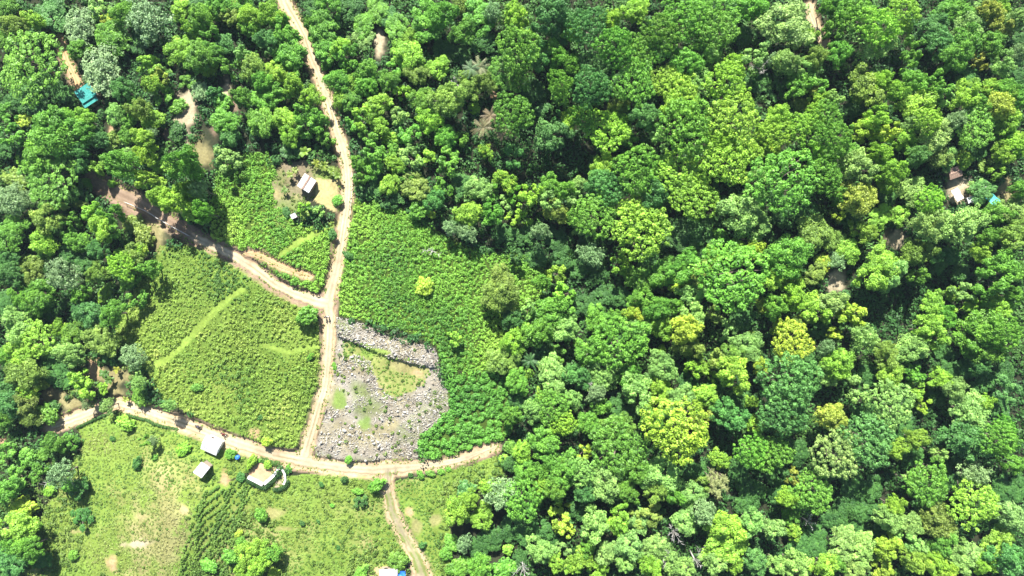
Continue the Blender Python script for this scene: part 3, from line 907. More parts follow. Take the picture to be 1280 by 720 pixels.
    (720, 360): '''110 170 70 gb;290 130 40 yb;200 140 35 gb;230 270 120 gu;80 320 75 gb;320 200 60 pb;410 110 60 gb;430 190 60 lb;500 90 40 gb;560 210 75 yb;580 150 70 pb;700 140 45 on;570 290 60 ob;770 220 50 pn;860 290 70 pb;790 320 50 ob;720 370 60 on;800 440 80 lb;640 400 50 ln;590 410 40 ln;440 400 70 pb;430 310 25 ls;140 400 70 pb;130 460 75 pf;100 530 50 sf;270 430 60 gb;310 530 80 pb;430 510 60 lb;530 560 60 pb;660 540 60 lb;500 610 55 pb;440 580 30 ys;590 600 40 lb;620 650 75 ab;520 720 150 yu;390 660 60 gb;740 620 60 tb;800 660 60 tb;890 690 40 lb;880 570 30 lb;930 400 40 yb;210 700 70 gb;70 680 60 gb;120 590 45 gb;30 450 50 tb;590 30 60 pb;940 90 40 ys;880 230 20 ys;690 440 30 ln;330 50 60 gb;130 50 60 db;220 40 55 db;40 80 50 db;200 600 55 db;300 610 55 db;560 480 50 db;700 500 50 db;800 560 55 db;830 150 60 db''',
    (960, 360): '''140 270 95 yu;70 200 40 yb;160 170 40 ob;290 300 45 sf;350 230 35 yn;130 40 60 lb;40 90 55 gb;240 110 75 lb;380 110 60 yn;440 130 60 yn;330 30 60 pb;480 250 70 pf;360 380 75 lb;290 440 50 pb;600 330 65 ob;630 300 30 an;730 310 75 pb;830 80 55 lb;900 140 50 gb;830 220 75 lb;930 30 40 lb;140 490 140 tu;100 640 110 tu;470 520 65 pn;620 440 60 lb;650 590 105 pu;340 650 70 ab;530 770 120 tu;750 430 50 gn;780 500 50 ln;870 450 50 lb;920 510 50 pb;790 590 35 yn;200 370 50 db;420 470 45 db;500 430 50 db;700 390 40 dn;880 320 50 db;850 540 50 db;480 620 50 db;680 690 50 db;260 210 45 db''',
    (1040, 360): '''750 220 100 gb;780 180 80 pf;810 310 70 gb;900 230 80 gu;690 300 50 gb;850 90 60 lb;690 110 50 ln;760 80 50 gn;660 30 50 pn;920 40 40 gb;890 510 60 tn;620 510 55 pb;700 620 90 pb;770 580 40 lb;890 700 50 gu;750 390 40 tb;690 400 55 db;860 410 50 db;760 480 55 db;840 600 55 db;560 300 45 dn;600 410 45 db''',
    (0, 540): '''130 130 50 gs;20 300 60 gb;100 380 60 ys;60 480 90 lb;40 640 80 tb;130 590 60 gb;300 210 70 sf;400 300 50 dn;400 440 50 dn;330 60 40 gn;250 60 50 gb;60 220 60 gn;170 200 50 gn;360 620 25 gs;720 50 30 gn;765 45 25 sf;680 160 28 ds;910 90 35 ls;770 130 16 gs;30 100 50 gn;560 35 15 ds;60 560 50 gb;100 470 60 lb;340 270 40 gs;210 110 40 gs;200 640 45 db;20 700 50 db;240 290 35 ls''',
    (240, 540): '''190 105 33 gs;360 75 35 ys;300 140 36 ls;330 110 28 gs;380 150 28 ls;480 180 22 gs;240 230 25 ds;760 240 18 ds;645 265 14 ds;780 140 20 gs;840 350 34 dn;930 270 44 gs;340 420 34 gs;230 510 20 ys;240 550 28 gs;270 610 58 lb;330 590 48 lb;400 610 42 gb;320 680 50 lb;80 670 40 gs;550 460 14 ds;190 630 42 gs;250 700 40 lb;410 710 30 ys;840 715 40 gs;830 300 24 gs;700 370 12 gs;730 580 12 ds;630 450 10 ds''',
    (480, 540): '''370 390 70 lb;490 430 60 lb;420 350 50 lb;690 350 95 gu;590 310 90 sf;540 290 50 lb;410 300 50 ts;620 590 30 ls;780 600 65 pb;880 440 65 yn;920 490 40 yn;900 580 40 pn;860 660 40 lb;940 680 40 lb;790 270 40 lb;900 200 80 gb;860 140 30 ys;690 100 50 lb;800 60 80 gb;630 80 36 gs;600 140 32 ls;700 190 60 gb;780 200 40 gb;860 290 60 gb;400 560 45 sf;340 560 45 gs;480 680 60 gb;600 690 60 gs;380 680 60 gs;310 610 36 gs;130 205 18 ds;180 210 24 gs;230 205 24 gs;285 200 18 gs;320 180 18 gs;70 650 55 gs;190 570 18 ds;930 370 20 ys;640 160 40 db;640 470 60 db;540 530 60 db;780 480 55 db;700 520 50 db;470 580 50 db;840 540 40 db;680 640 40 db''',
    (720, 540): '''220 90 130 gu;900 110 80 gu;330 210 60 gb;430 210 90 pb;150 270 75 pb;30 210 70 pu;40 310 50 tb;410 310 50 ob;490 320 50 gb;260 300 55 gb;580 310 60 pb;640 260 45 on;640 400 65 sf;360 430 70 on;220 440 60 lb;100 470 70 pb;60 580 40 gb;160 610 55 pb;260 570 70 pb;320 460 50 pb;400 580 60 pb;540 450 60 pb;760 480 80 lb;750 570 90 lb;880 460 60 pb;900 650 60 tb;30 640 60 lb;700 650 60 pb;800 670 40 lb;720 140 45 lb;40 110 40 yn;380 680 60 lb;540 690 60 pb;120 690 50 lb;200 200 50 db;570 200 50 db;640 190 45 db;820 200 50 db;870 300 60 db;860 370 50 db;30 400 50 db;100 560 50 db;240 660 50 pb;470 640 45 pb''',
    (960, 540): '''370 120 115 pu;230 310 100 gu;140 230 40 an;110 330 50 lb;130 400 50 gb;30 120 90 gu;750 40 50 lb;650 90 50 lb;820 260 100 gu;700 240 40 pn;640 380 50 lb;610 440 60 pb;720 470 60 pb;380 560 70 pb;470 590 70 pb;600 580 60 yb;580 680 50 yb;130 500 40 lb;30 490 50 pb;290 670 60 lb;150 690 70 pb;60 670 50 pb;350 660 40 gb;450 690 50 pb;860 450 80 ob;880 560 60 gb;700 550 60 pn;780 600 50 pb;740 650 60 lb;840 660 50 lb;880 690 60 yb;860 110 40 pn;150 100 60 db;60 230 60 db;60 300 50 db;430 270 70 db;520 280 60 db;400 360 60 db;480 400 60 db;340 440 60 db;440 480 50 db;240 520 55 db;160 580 60 db;250 590 50 db;560 500 50 db;720 120 50 db;780 350 60 db;930 250 45 db''',
    (1040, 540): '''690 40 100 tb;880 50 80 gu;710 220 75 sf;740 370 110 lu;560 430 75 pb;910 430 70 pb;850 550 70 lb;900 640 75 tb;710 620 60 pb;770 660 50 lb;640 640 60 pb;910 160 50 gb;640 550 40 pn;940 280 60 db;860 290 60 db;650 130 50 db;630 260 45 db;800 480 45 db;560 170 45 db;500 480 40 db''',
}

raw = []
for (ox, oy), txt in TREES.items():
    for item in txt.replace('\n', '').split(';'):
        a, b, r, code = item.split()
        raw.append([ox + float(a) / 4, oy + float(b) / 4, float(r) / 4, code[0], code[1]])
raw.sort(key=lambda t: -t[2])
kept = []
for t in raw:
    if all(math.hypot(t[0] - k[0], t[1] - k[1]) > 0.22 * k[2] + 0.30 * t[2] for k in kept):
        kept.append(t)

# trees that give their neighbours a name: x, y and how to speak of them, filled in with the landmarks below
ANCHORS = [
    (409, 380, 'the dirt road junction'), (383, 229, 'the white-roofed hut on the lawn'), (263, 557, 'the white-roofed house by the road'), (252, 588, 'the lower white-roofed house'),
    (107, 116, 'the turquoise roof'), (488, 716, 'the house at the ford track'), (1196, 222, 'the rusty-roofed shack'), (330, 592, 'the walled plot'), (618, 560, "the dirt road's dead end"),
    (485, 587, 'the ford track fork'), (380, 575, 'the lower road junction'), (352, 4, 'the road at the top edge'), (396, 90, 'the bend of the north road'), (428, 185, 'the north road above the hut'),
    (233, 140, 'the pale landslip'), (200, 270, 'the shaded dirt road'), (270, 308, 'the sunlit end of the shaded road'), (100, 520, 'the west end of the lower road'), (480, 430, 'the grey rubble strip'),
    (540, 560, 'the dark crop field'), (1022, 32, 'the bare earth scar'), (1045, 350, 'the pale earth gap'), (1117, 298, 'the small dry clearing'), (605, 155, 'the brown-fronded palms'),
    (902, 607, 'the pale bamboo clump'), (650, 708, 'the white dead snag'), (870, 700, 'the bleached dead branches'), (475, 50, 'the narrow pale gap'), (120, 460, 'the banana plants'),
    (529, 363, 'the lone yellow bush'), (167, 447, 'the lone greyish field tree'), (995, 428, 'the bright yellow tree'), (995, 483, 'the huge bluish umbrella tree'), (1075, 247, 'the mustard dome'),
    (1122, 507, 'the pale mint crown'), (1045, 522, 'the mustard-brown crown'), (850, 542, 'the giant yellow crown'), (920, 343, 'the vast green umbrella'), (987, 222, 'the broad green umbrella'),
    (860, 160, 'the tall lime umbrella'), (760, 160, 'the round lime crown'), (805, 288, 'the big lime umbrella'), (778, 428, 'the big olive umbrella'), (1052, 570, 'the pale twin crown'),
    (1252, 28, 'the two mustard crowns'), (1225, 632, 'the wide lime crown'), (125, 88, 'the grey feathery giant'), (32, 78, 'the great green tree'), (80, 162, 'the great shaded green tree'),
    (80, 340, 'the silvery feathery tree'), (640, 140, 'the rounded palm-side tree'), (692, 628, 'the rounded green umbrella'), (775, 562, 'the dark green umbrella'), (950, 568, 'the vivid green umbrella'),
    (1250, 132, 'the amber-tipped tree'), (1015, 617, 'the leaning pale umbrella'), (1252, 342, 'the bright rounded tree'), (575, 640, 'the paired lime crowns'), (300, 695, 'the lime grove by the rows'),
]
DIRN = ['due right of', 'up and right of', 'straight above', 'up and left of', 'due left of', 'down and left of', 'straight below', 'down and right of']


def size_word(r):
    return 'tiny' if r < 6.5 else 'small' if r < 11 else 'medium' if r < 17 else 'large' if r < 25 else 'very large'


labels_used = {}


def relation(x, y):
    best = sorted((math.hypot(x - ax, y - ay), ax, ay, nm) for ax, ay, nm in ANCHORS)
    out = []
    for d, ax, ay, nm in best[:5]:
        k = int(round(math.atan2(ay - y, x - ax) / (math.pi / 4))) % 8
        if d < 7:
            out.append(('at', nm))
        else:
            out.append((DIRN[k], nm))
    return out


def unique_label(head, x, y):
    for rel, nm in relation(x, y):
        lab = f'{head} {rel} {nm}' if rel != 'at' else f'{head} close beside {nm}'
        if lab not in labels_used and len(lab.replace('-', ' ').split()) <= 16:
            labels_used[lab] = 1
            return lab
    rel, nm = relation(x, y)[0]
    for q in ('farther', 'still farther', 'second farther', 'third farther', 'fourth farther', 'fifth farther'):
        lab = f'{head} {q} {rel} {nm}'
        if lab not in labels_used:
            labels_used[lab] = 1
            return lab
    raise RuntimeError(head)


GROUP = {'spreading_tree': 'spreading umbrella trees of the forest', 'broadleaf_tree': 'broadleaf trees of the forest', 'open_crowned_tree': 'loose open trees of the forest',
         'feathery_tree': 'soft feathery trees', 'shrub': 'rounded shrubs'}
OCC = []      # crowns on the plan: x, y, r (world)
kept.sort(key=lambda t: t[1])
bs = sorted((t[2] * (0.7 if t[3] == 'd' else 1) for t in kept if t[4] == 'b'), reverse=True)
MIN_B = bs[min(len(bs) - 1, 296)]      # the largest broadleaf trees are things of their own; the small rest reads as one mass
SMALL = []
for (tx, ty, tr_, cc, kk) in sorted(kept, key=lambda t: math.hypot(t[0] - 640, t[1] - 360)):
    name, proto, phrase = KIND[kk]
    tx0, ty0 = tx, ty
    for key, pts in ROADS.items():              # crowns stand back from the roads and bare patches that the photograph shows open
        if key == 'west' and tx < 262:
            continue
        for _ in range(2):
            d, w = seg_dist(np.array([tx]), np.array([ty]), pts)
            need = tr_ * 1.02 + w[0] * 0.5 - d[0]
            if need > 0:
                e = 0.5
                gx_ = seg_dist(np.array([tx + e]), np.array([ty]), pts)[0][0] - seg_dist(np.array([tx - e]), np.array([ty]), pts)[0][0]
                gy_ = seg_dist(np.array([tx]), np.array([ty + e]), pts)[0][0] - seg_dist(np.array([tx]), np.array([ty - e]), pts)[0][0]
                gl = math.hypot(gx_, gy_) or 1
                mv = min(need * 0.6, 9)
                tx, ty = tx + gx_ / gl * mv, ty + gy_ / gl * mv
                tr_ = max(tr_ * 0.8, tr_ - need * 0.3)
    for x0_, y0_, rx_, ry_, t_ in PATCHES:
        q = math.hypot((tx - x0_) / (rx_ + tr_ * 0.9), (ty - y0_) / (ry_ + tr_ * 0.9))
        if q < 1 and kk != 's' and min(rx_, ry_) > 4 and (t_ < 2 or tx > 640 or tx < 270):
            dx_, dy_ = tx - x0_, ty - y0_
            dl = math.hypot(dx_, dy_) or 1
            mv = min((1 - q) * (tr_ + rx_) * 0.9, 15)
            tx, ty = tx + dx_ / dl * mv, ty + dy_ / dl * mv
    g = np.random.default_rng(int(tx * 31 + ty * 17 + tr_))
    rad = tr_ * S
    if kk == 's':
        zk = g.uniform(0.75, 1.45)
        hgt = rad * 0.85 * zk
    else:
        in_open = tx < 660 and (in_poly(np.array([tx]), np.array([ty]), BRACKEN)[0] or in_poly(np.array([tx]), np.array([ty]), LEFT_FIELD)[0])
        top = {'u': 6.2 + 0.75 * rad, 'b': 3.6 + 1.3 * rad, 'n': 3.2 + 1.25 * rad, 'f': 3.6 + 1.15 * rad}[kk] * g.uniform(0.75, 1.4)
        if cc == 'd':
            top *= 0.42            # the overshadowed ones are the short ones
        if tx > 640 and cc != 'd':
            top *= 1.3
        if 130 < tx < 262 and 190 < ty < 268:
            top *= 2.1
        if 55 < tx < 150 and 15 < ty < 112:
            top *= 0.62
        if any(t_ == 0 and rx_ > 8 and abs(tx - x0_) < 30 and -62 < ty - y0_ < 0 for x0_, y0_, rx_, ry_, t_ in PATCHES):
            top *= 0.5
        if in_open:
            top = 2.2 * rad + 0.8
        unit_top = {'u': 1.30, 'b': 1.70, 'n': 1.5, 'f': 1.7}[kk]
        zk = max(0.5, min(3.4, top / unit_top / rad))
        hgt = zk * rad * {'u': 1.15, 'b': 1.2, 'n': 1.1, 'f': 1.2}[kk]
    x, y, z = spot(tx, ty, hgt)
    rad *= (CAM_H - z - hgt) / CAM_H
    tm, cm = PROTO[proto][int(g.integers(0, len(PROTO[proto])))]
    if kk == 'b' and tr_ * (0.7 if cc == 'd' else 1) < MIN_B:
        SMALL.append((x, y, z - 0.05, rad * 1.24, rad * zk, g.uniform(0, 6.283), cm, np.array(LEAF[cc]) * g.uniform(0.86, 1.14)))
        continue
    root = empty(name, (x, y, z - 0.05), g.uniform(0, 6.283))
    a = g.uniform(0.9, 1.12) if kk != 's' else g.uniform(0.72, 1.35)
    grow = 1.20
    root.scale = (rad * a * grow, rad / a * grow, rad * zk)
    t = obj('trunk', tm, None, root)
    c = obj('crown', cm, None, root)
    bc = np.array(LEAF[cc]) * (1.0 if cc == 'd' else 1.12) * g.uniform(0.86, 1.14) * (1 + g.normal(0, 0.04, 3))  # d crowns kept darker, with the shade over them in the colour
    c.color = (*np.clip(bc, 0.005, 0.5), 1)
    lab = None
    for ax, ay, nm in ANCHORS[31 - 2:]:
        if nm not in labels_used and math.hypot(ax - tx, ay - ty) < 8:
            labels_used[nm] = 1
            form = {'u': 'flat spreading crown', 'b': 'lumpy domed crown', 'n': 'loose open crown', 'f': 'soft feathery crown', 's': 'low round shape'}[kk]
            lab = f'{nm[4:]} with a {size_word(tr_)} {CNAME[cc]} {form}'
            break
    lab = lab or unique_label(f'{size_word(tr_)} {CNAME[cc]} {phrase}', tx, ty)
    tag(root, lab, 'shrub' if kk == 's' else 'tree', GROUP[name])
    OCC.append((x, y, rad, hgt, tx, ty, tr_))

# the many small trees between the big crowns
PV, PC = [], []
cache = {}
for (x, y, z, r, rz_, a, cm, colr) in SMALL:
    if cm.name not in cache:
        co = np.empty(len(cm.vertices) * 3, np.float32)
        cm.vertices.foreach_get('co', co)
        ti = np.empty(len(cm.vertices), np.float32)
        cm.attributes['tint'].data.foreach_get('value', ti)
        co = co.reshape(-1, 4, 3)[::2]
        ctr = co.mean(1, keepdims=True)
        cache[cm.name] = (ctr + (co - ctr) * 1.4, ti.reshape(-1, 4)[::2])
    co, ti = cache[cm.name]
    c_, s_ = math.cos(a), math.sin(a)
    P = np.empty_like(co)
    P[..., 0] = (co[..., 0] * c_ - co[..., 1] * s_) * r + x
    P[..., 1] = (co[..., 0] * s_ + co[..., 1] * c_) * r + y
    P[..., 2] = co[..., 2] * rz_ + z
    PV.append(P.reshape(-1, 3))
    PC.append((colr[None, None] * (1.02 + 0.40 * ti[..., None]) * np.stack([1 + 0.12 * ti, np.ones_like(ti), 1 - 0.1 * ti], -1)).reshape(-1, 3))
    for k in range(5):
        b0, b1 = 6.283 * k / 5, 6.283 * (k + 1) / 5
        q = [(x + 0.07 * r * math.cos(b0), y + 0.07 * r * math.sin(b0), z - 0.3), (x + 0.07 * r * math.cos(b1), y + 0.07 * r * math.sin(b1), z - 0.3),
             (x + 0.04 * r * math.cos(b1), y + 0.04 * r * math.sin(b1), z + rz_ * 1.0), (x + 0.04 * r * math.cos(b0), y + 0.04 * r * math.sin(b0), z + rz_ * 1.0)]
        PV.append(np.array(q))
        PC.append(np.tile(np.array([[0.16, 0.13, 0.10]]), (4, 1)))
V = np.concatenate(PV)
tag(obj('understorey_trees', mk_mesh('understorey_trees', V, np.full(len(V) // 4, 4), np.arange(len(V)), np.clip(np.concatenate(PC), 0.005, 0.5)), M_COVER),
    'small lumpy trees crowded between the large forest crowns', None, None, 'stuff')

# ------------------------------------------------------------------ ground cover nobody could count
def jitter_grid(x0, x1, y0, y1, step, g, jit=0.7):
    ax = np.arange(x0, x1, step)
    ay = np.arange(y0, y1, step)
    X, Y = np.meshgrid(ax, ay)
    X = X + (np.arange(len(ay)) % 2)[:, None] * step * 0.5
    X = X + g.uniform(-jit, jit, X.shape) * step
    Y = Y + g.uniform(-jit, jit, Y.shape) * step
    return X.ravel(), Y.ravel()


def clump_cover(x, y, r, h, colr, n, size, g, up=0.5, jit=0.5, zoff=0.0):
    """low leafy mounds at x, y: returns verts and colours. r, h arrays; colr (k,3)"""
    k = len(x)
    z = terrain(x, y) + zoff
    d = g.normal(size=(k, n, 3))
    d /= np.linalg.norm(d, axis=2, keepdims=True)
    d[..., 2] = np.abs(d[..., 2])
    q = 0.72 + 0.28 * g.random((k, n, 1))
    C = d * q
    C[..., 0] = C[..., 0] * r[:, None] + x[:, None]
    C[..., 1] = C[..., 1] * r[:, None] + y[:, None]
    C[..., 2] = C[..., 2] * h[:, None] + z[:, None]
    N = d + np.array((0, 0, up)) + g.normal(0, jit, d.shape)
    sz = (size[:, None] * g.uniform(0.6, 1.3, (k, n))).ravel()
    V = leaves(C.reshape(-1, 3), N.reshape(-1, 3), sz, 0.6, g)
    cl = np.repeat(colr[:, None, :] * g.uniform(0.72, 1.3, (k, n, 1)), 4, axis=1).reshape(-1, 3)
    return V, cl


def cover_obj(name, parts, label=None):
    V = np.concatenate([p[0] for p in parts])
    Cc = np.concatenate([p[1] for p in parts])
    n = len(V) // 4
    me = mk_mesh(name, V, np.full(n, 4), np.arange(4 * n), np.clip(Cc, 0.005, 0.6))
    o = obj(name, me, M_COVER)
    tag(o, label, None, None, 'stuff')
    return o


def col_mix(x, y, cols, scale, seed, g, var=0.12):
    t = np.clip(0.5 + 0.75 * fbm(x, y, scale, seed, 3), 0, 1) * (len(cols) - 1)
    c = np.array(cols)
    i = np.minimum(t.astype(int), len(cols) - 2)
    f = (t - i)[:, None]
    out = c[i] * (1 - f) + c[i + 1] * f
    return out * g.uniform(1 - var, 1 + var, (len(x), 1))


def zone_points(poly, step, g, jit=0.7, edge=3.0):
    P = np.array(poly, float)
    wx, wy = W(P[:, 0], P[:, 1])
    x, y = jitter_grid(wx.min(), wx.max(), wy.min(), wy.max(), step, g, jit)
    px, py = PX(x, y)
    j = edge * fbm(x, y, 3.0, 71, 2)
    m = in_poly(px + j, py - j, poly)
    x, y, px, py = x[m], y[m], px[m], py[m]
    m = road_clear(px, py, 4.5) & site_clear(px, py)
    return x[m], y[m], px[m], py[m]


def trail_clear(px, py):
    ok = np.ones(px.shape, bool)
    for tr in TRAILS:
        d, w = seg_dist(px, py, tr)
        ok &= d > w * 0.55
    return ok


g = np.random.default_rng(5)
BR = [(0.080, 0.215, 0.028), (0.145, 0.330, 0.036), (0.215, 0.410, 0.046), (0.285, 0.440, 0.062)]
parts = []
for poly, step in ((BRACKEN, 0.80), (TRIANGLE, 0.90)):
    x, y, px, py = zone_points(poly, step, g)
    m = trail_clear(px, py) & patch_clear(px, py)
    x, y = x[m], y[m]
    m = g.random(len(x)) > np.clip(-0.8 * fbm(x, y, 6, 19, 2) - 0.15, 0, 0.6)
    x, y = x[m], y[m]
    k = len(x)
    r = g.uniform(0.34, 0.70, k) * np.clip(1 + 0.75 * fbm(x, y, 5.5, 101, 2), 0.45, 1.7)
    parts.append(clump_cover(x, y, r, r * g.uniform(0.8, 1.7, k), col_mix(x, y, BR, 14, 5, g, 0.18), 30, np.full(k, 0.20), g))
for poly in (BRACKEN, TRIANGLE):
    x, y, px, py = zone_points(poly, 0.62, g)
    m = (g.random(len(x)) < 0.8) & trail_clear(px, py)
    x, y = x[m], y[m]
    k = len(x)
    r = g.uniform(0.15, 0.4, k)
    parts.append(clump_cover(x, y, r, r * g.uniform(0.5, 1.2, k), col_mix(x, y, BR[1:], 8, 55, g, 0.22), 9, np.full(k, 0.17), g))
cover_obj('bracken_undergrowth', parts, 'bright green knee-high leafy growth covering the slope beside the roads')

LF = [(0.072, 0.165, 0.028), (0.145, 0.260, 0.036), (0.220, 0.325, 0.050), (0.310, 0.375, 0.078)]
x, y, px, py = zone_points(LEFT_FIELD, 0.86, g)
m = trail_clear(px, py) & patch_clear(px, py)
x, y = x[m], y[m]
m = g.random(len(x)) > np.clip(-1.1 * fbm(x, y, 7, 23, 2) - 0.0, 0, 0.8)
x, y = x[m], y[m]
k = len(x)
r = g.uniform(0.26, 0.54, k) * np.clip(1 + 0.8 * fbm(x, y, 6.0, 103, 2), 0.4, 1.8)
x2, y2, px, py = zone_points(LEFT_FIELD, 0.6, g)
m = (g.random(len(x2)) < 0.85) & trail_clear(px, py)
x2, y2 = x2[m], y2[m]
r2 = g.uniform(0.14, 0.36, len(x2))
low = clump_cover(x2, y2, r2, r2 * g.uniform(0.4, 1.2, len(x2)), col_mix(x2, y2, LF[1:], 7, 57, g, 0.22), 8, np.full(len(x2), 0.16), g)
cover_obj('field_undergrowth', [low, clump_cover(x, y, r, r * g.uniform(0.9, 2.1, k), col_mix(x, y, LF, 11, 8, g), 26, np.full(k, 0.20), g)], 'yellowish green scrubby growth on the field between the roads')

x, y, px, py = zone_points(CROP, 1.12, g)
k = len(x)
r = g.uniform(0.6, 1.05, k)
cover_obj('crop_foliage', [clump_cover(x, y, r, r * g.uniform(0.9, 1.5, k), col_mix(x, y, [(0.066, 0.205, 0.026), (0.108, 0.290, 0.034), (0.165, 0.350, 0.042)], 9, 12, g), 54, np.full(k, 0.27), g, jit=0.4)], 'dense deep green leafy crop beside the grey rubble')

# crop rows that run down the slope
P = np.array(ROWS, float)
parts = []
g2 = np.random.default_rng(8)
for i in range(-18, 46):
    ts = np.arange(0, 165, 1.7)
    ox = 190 + i * 5.6
    rx = ox + ts * 0.50 + 5.0 * np.sin(ts / 23 + i * 0.3) + 2.5 * np.sin(ts / 9 + i * 1.7) + g2.normal(0, 0.9, len(ts))
    ry = 728 - ts * 0.86 + 2.2 * np.sin(ts / 13 + i)
    m = in_poly(rx, ry, ROWS) & road_clear(rx, ry, 5) & patch_clear(rx, ry) & (g2.random(len(ts)) > 0.16 + 0.25 * np.sin(ts / 11 + i * 2.1))
    if m.sum() < 2:
        continue
    wx, wy = W(rx[m], ry[m])
    k = len(wx)
    r = g2.uniform(0.2, 0.42, k)
    parts.append(clump_cover(wx, wy, r, r * g2.uniform(0.8, 2.6, k), col_mix(wx, wy, [(0.075, 0.165, 0.025), (0.125, 0.225, 0.034), (0.19, 0.28, 0.05)], 9, 15, g2), 26, np.full(k, 0.2), g2))
cover_obj('crop_row_foliage', parts, 'dark green crop rows running down the hillside')

# meadows: short tufts and scattered low weeds
parts = []
MG = [(0.085, 0.185, 0.025), (0.128, 0.235, 0.033), (0.170, 0.260, 0.045), (0.23, 0.275, 0.070)]
for poly, step in ((GRASS_SW, 0.62), (GRASS_S, 0.62), (GRASS_SE, 0.60), (RUBBLE_LAWN, 0.75)):
    x, y, px, py = zone_points(poly, step, g)
    m = ~in_poly(px, py, ROWS) & patch_clear(px, py, 0.9)
    x, y = x[m], y[m]
    m = g.random(len(x)) > 0.15 + np.clip(0.5 * fbm(x, y, 5, 29, 2), 0, 0.6)
    x, y = x[m], y[m]
    k = len(x)
    r = g.uniform(0.18, 0.42, k)
    mc = col_mix(x, y, MG, 13, 31, g, 0.16)
    px, py = PX(x, y)
    dry = (0.75 * gsn(px, py, 205, 668, 52, 58) * np.clip(1 + 1.2 * fbm(x, y, 8, 131, 2), 0.2, 1.3))[:, None].clip(0, 0.9)
    mc = mc * (1 - dry) + np.array([[0.275, 0.25, 0.105]]) * dry
    parts.append(clump_cover(x, y, r, r * g.uniform(0.35, 0.7, k), mc, 9, np.full(k, 0.20), g, up=0.9, jit=0.4))
cover_obj('meadow_grass', parts, 'short yellowish meadow grass on the lower slopes')
parts = []
for poly, step, keep in ((GRASS_S, 1.35, 0.62), (GRASS_SW, 2.3, 0.42), (GRASS_SE, 1.7, 0.4), (RUBBLE, 0.9, 0.12)):
    x, y, px, py = zone_points(poly, step, g)
    m = ~in_poly(px, py, ROWS) & patch_clear(px, py, 0.9) & (g.random(len(x)) < keep * (0.75 + 0.9 * fbm(x, y, 9, 37, 2)))
    x, y = x[m], y[m]
    k = len(x)
    r = g.uniform(0.30, 0.62, k)
    parts.append(clump_cover(x, y, r, r * g.uniform(0.7, 1.5, k), col_mix(x, y, [(0.065, 0.135, 0.022), (0.10, 0.18, 0.028), (0.16, 0.23, 0.036)], 7, 43, g), 26, np.full(k, 0.19), g))
# weeds that creep over the verges
x, y = jitter_grid(-118, 0, -74, 74, 0.5, g)
px, py = PX(x, y)
near_edge = np.zeros(len(x), bool)
for key, pts in ROADS.items():
    d, w = seg_dist(px, py, pts)
    e_ = d - w * 0.41
    near_edge |= (e_ > -1.2 + 2.0 * vnoise(x, y, 2.3, 141)) & (e_ < 6)
clear = np.ones(len(x), bool)
for key, pts in ROADS.items():
    d, w = seg_dist(px, py, pts)
    clear &= d > w * 0.41 - 1.3
m = near_edge & clear & (g.random(len(x)) < np.clip(0.34 + 0.8 * fbm(x, y, 4, 143, 2), 0.03, 0.85))
x, y = x[m], y[m]
k = len(x)
r = g.uniform(0.10, 0.36, k)
parts.append(clump_cover(x, y, r, r * g.uniform(0.4, 1.1, k), col_mix(x, y, [(0.10, 0.19, 0.03), (0.17, 0.27, 0.042), (0.27, 0.30, 0.09)], 5, 145, g, 0.2), 9, np.full(k, 0.15), g))
# weeds round the hut's yard
x, y, px, py = zone_points(YARD_SOIL, 0.8, g)
m = g.random(len(x)) < np.clip(0.32 - 0.9 * fbm(x, y, 3, 151, 2), 0.02, 0.8)
x, y = x[m], y[m]
k = len(x)
r = g.uniform(0.2, 0.55, k)
parts.append(clump_cover(x, y, r, r * g.uniform(0.5, 1.3, k), col_mix(x, y, [(0.085, 0.15, 0.03), (0.14, 0.21, 0.04), (0.22, 0.25, 0.08)], 5, 153, g, 0.2), 18, np.full(k, 0.17), g))
# thick scrub along the meadow's edge
SCRUB = [[(40, 560), (100, 560), (105, 600), (118, 650), (100, 690), (70, 740), (0, 740), (0, 600)], [(296, 640), (330, 640), (360, 680), (350, 730), (250, 740), (240, 700)],
         [(545, 610), (600, 580), (640, 575), (640, 610), (590, 620), (560, 660), (570, 740), (545, 740)], [(440, 680), (510, 680), (520, 730), (430, 735)], [(60, 480), (130, 430), (185, 470), (200, 505), (150, 505), (100, 520), (60, 530)]]
for poly in SCRUB:
    x, y, px, py = zone_points(poly, 1.25, g)
    m = patch_clear(px, py) & (g.random(len(x)) < 0.8)
    x, y = x[m], y[m]
    k = len(x)
    r = g.uniform(0.4, 0.9, k)
    parts.append(clump_cover(x, y, r, r * g.uniform(0.8, 1.5, k), col_mix(x, y, [(0.07, 0.15, 0.026), (0.115, 0.2, 0.034), (0.17, 0.25, 0.05)], 9, 47, g), 34, np.full(k, 0.23), g))
cover_obj('weeds', parts, 'scattered low weeds and scrub over the meadows')

# cleared slope: grey slash and broken rock
g3 = np.random.default_rng(21)
x, y, px, py = zone_points(RUBBLE, 0.215, g3)
n1 = fbm(x, y, 7, 63, 3)
upper = (py < np.interp(px, [400, 420, 470, 522, 545, 560], [410, 418, 441, 456, 459, 470])).astype(float)
dens = 0.12 + 0.85 * upper
for band, bw in (([(424, 464, 1), (444, 449, 1), (458, 456, 1), (468, 488, 1), (490, 504, 1), (528, 500, 1), (560, 488, 1)], 9), ([(400, 568, 1), (428, 546, 1), (468, 556, 1), (522, 562, 1)], 14),
                 ([(546, 450, 1), (558, 492, 1), (544, 522, 1), (512, 536, 1)], 13), ([(405, 520, 1), (430, 512, 1), (455, 500, 1)], 7), ([(440, 536, 1), (480, 522, 1), (512, 512, 1)], 8)):
    d, _w = seg_dist(px, py, band)
    dens = np.maximum(dens, 0.9 * np.exp(-(d / bw) ** 2))
m = (~in_poly(px, py, RUBBLE_LAWN) | (upper > 0) | (dens > 0.5)) & (g3.random(len(x)) < np.clip(dens * (1.0 - 0.9 * n1), 0.02, 0.97))
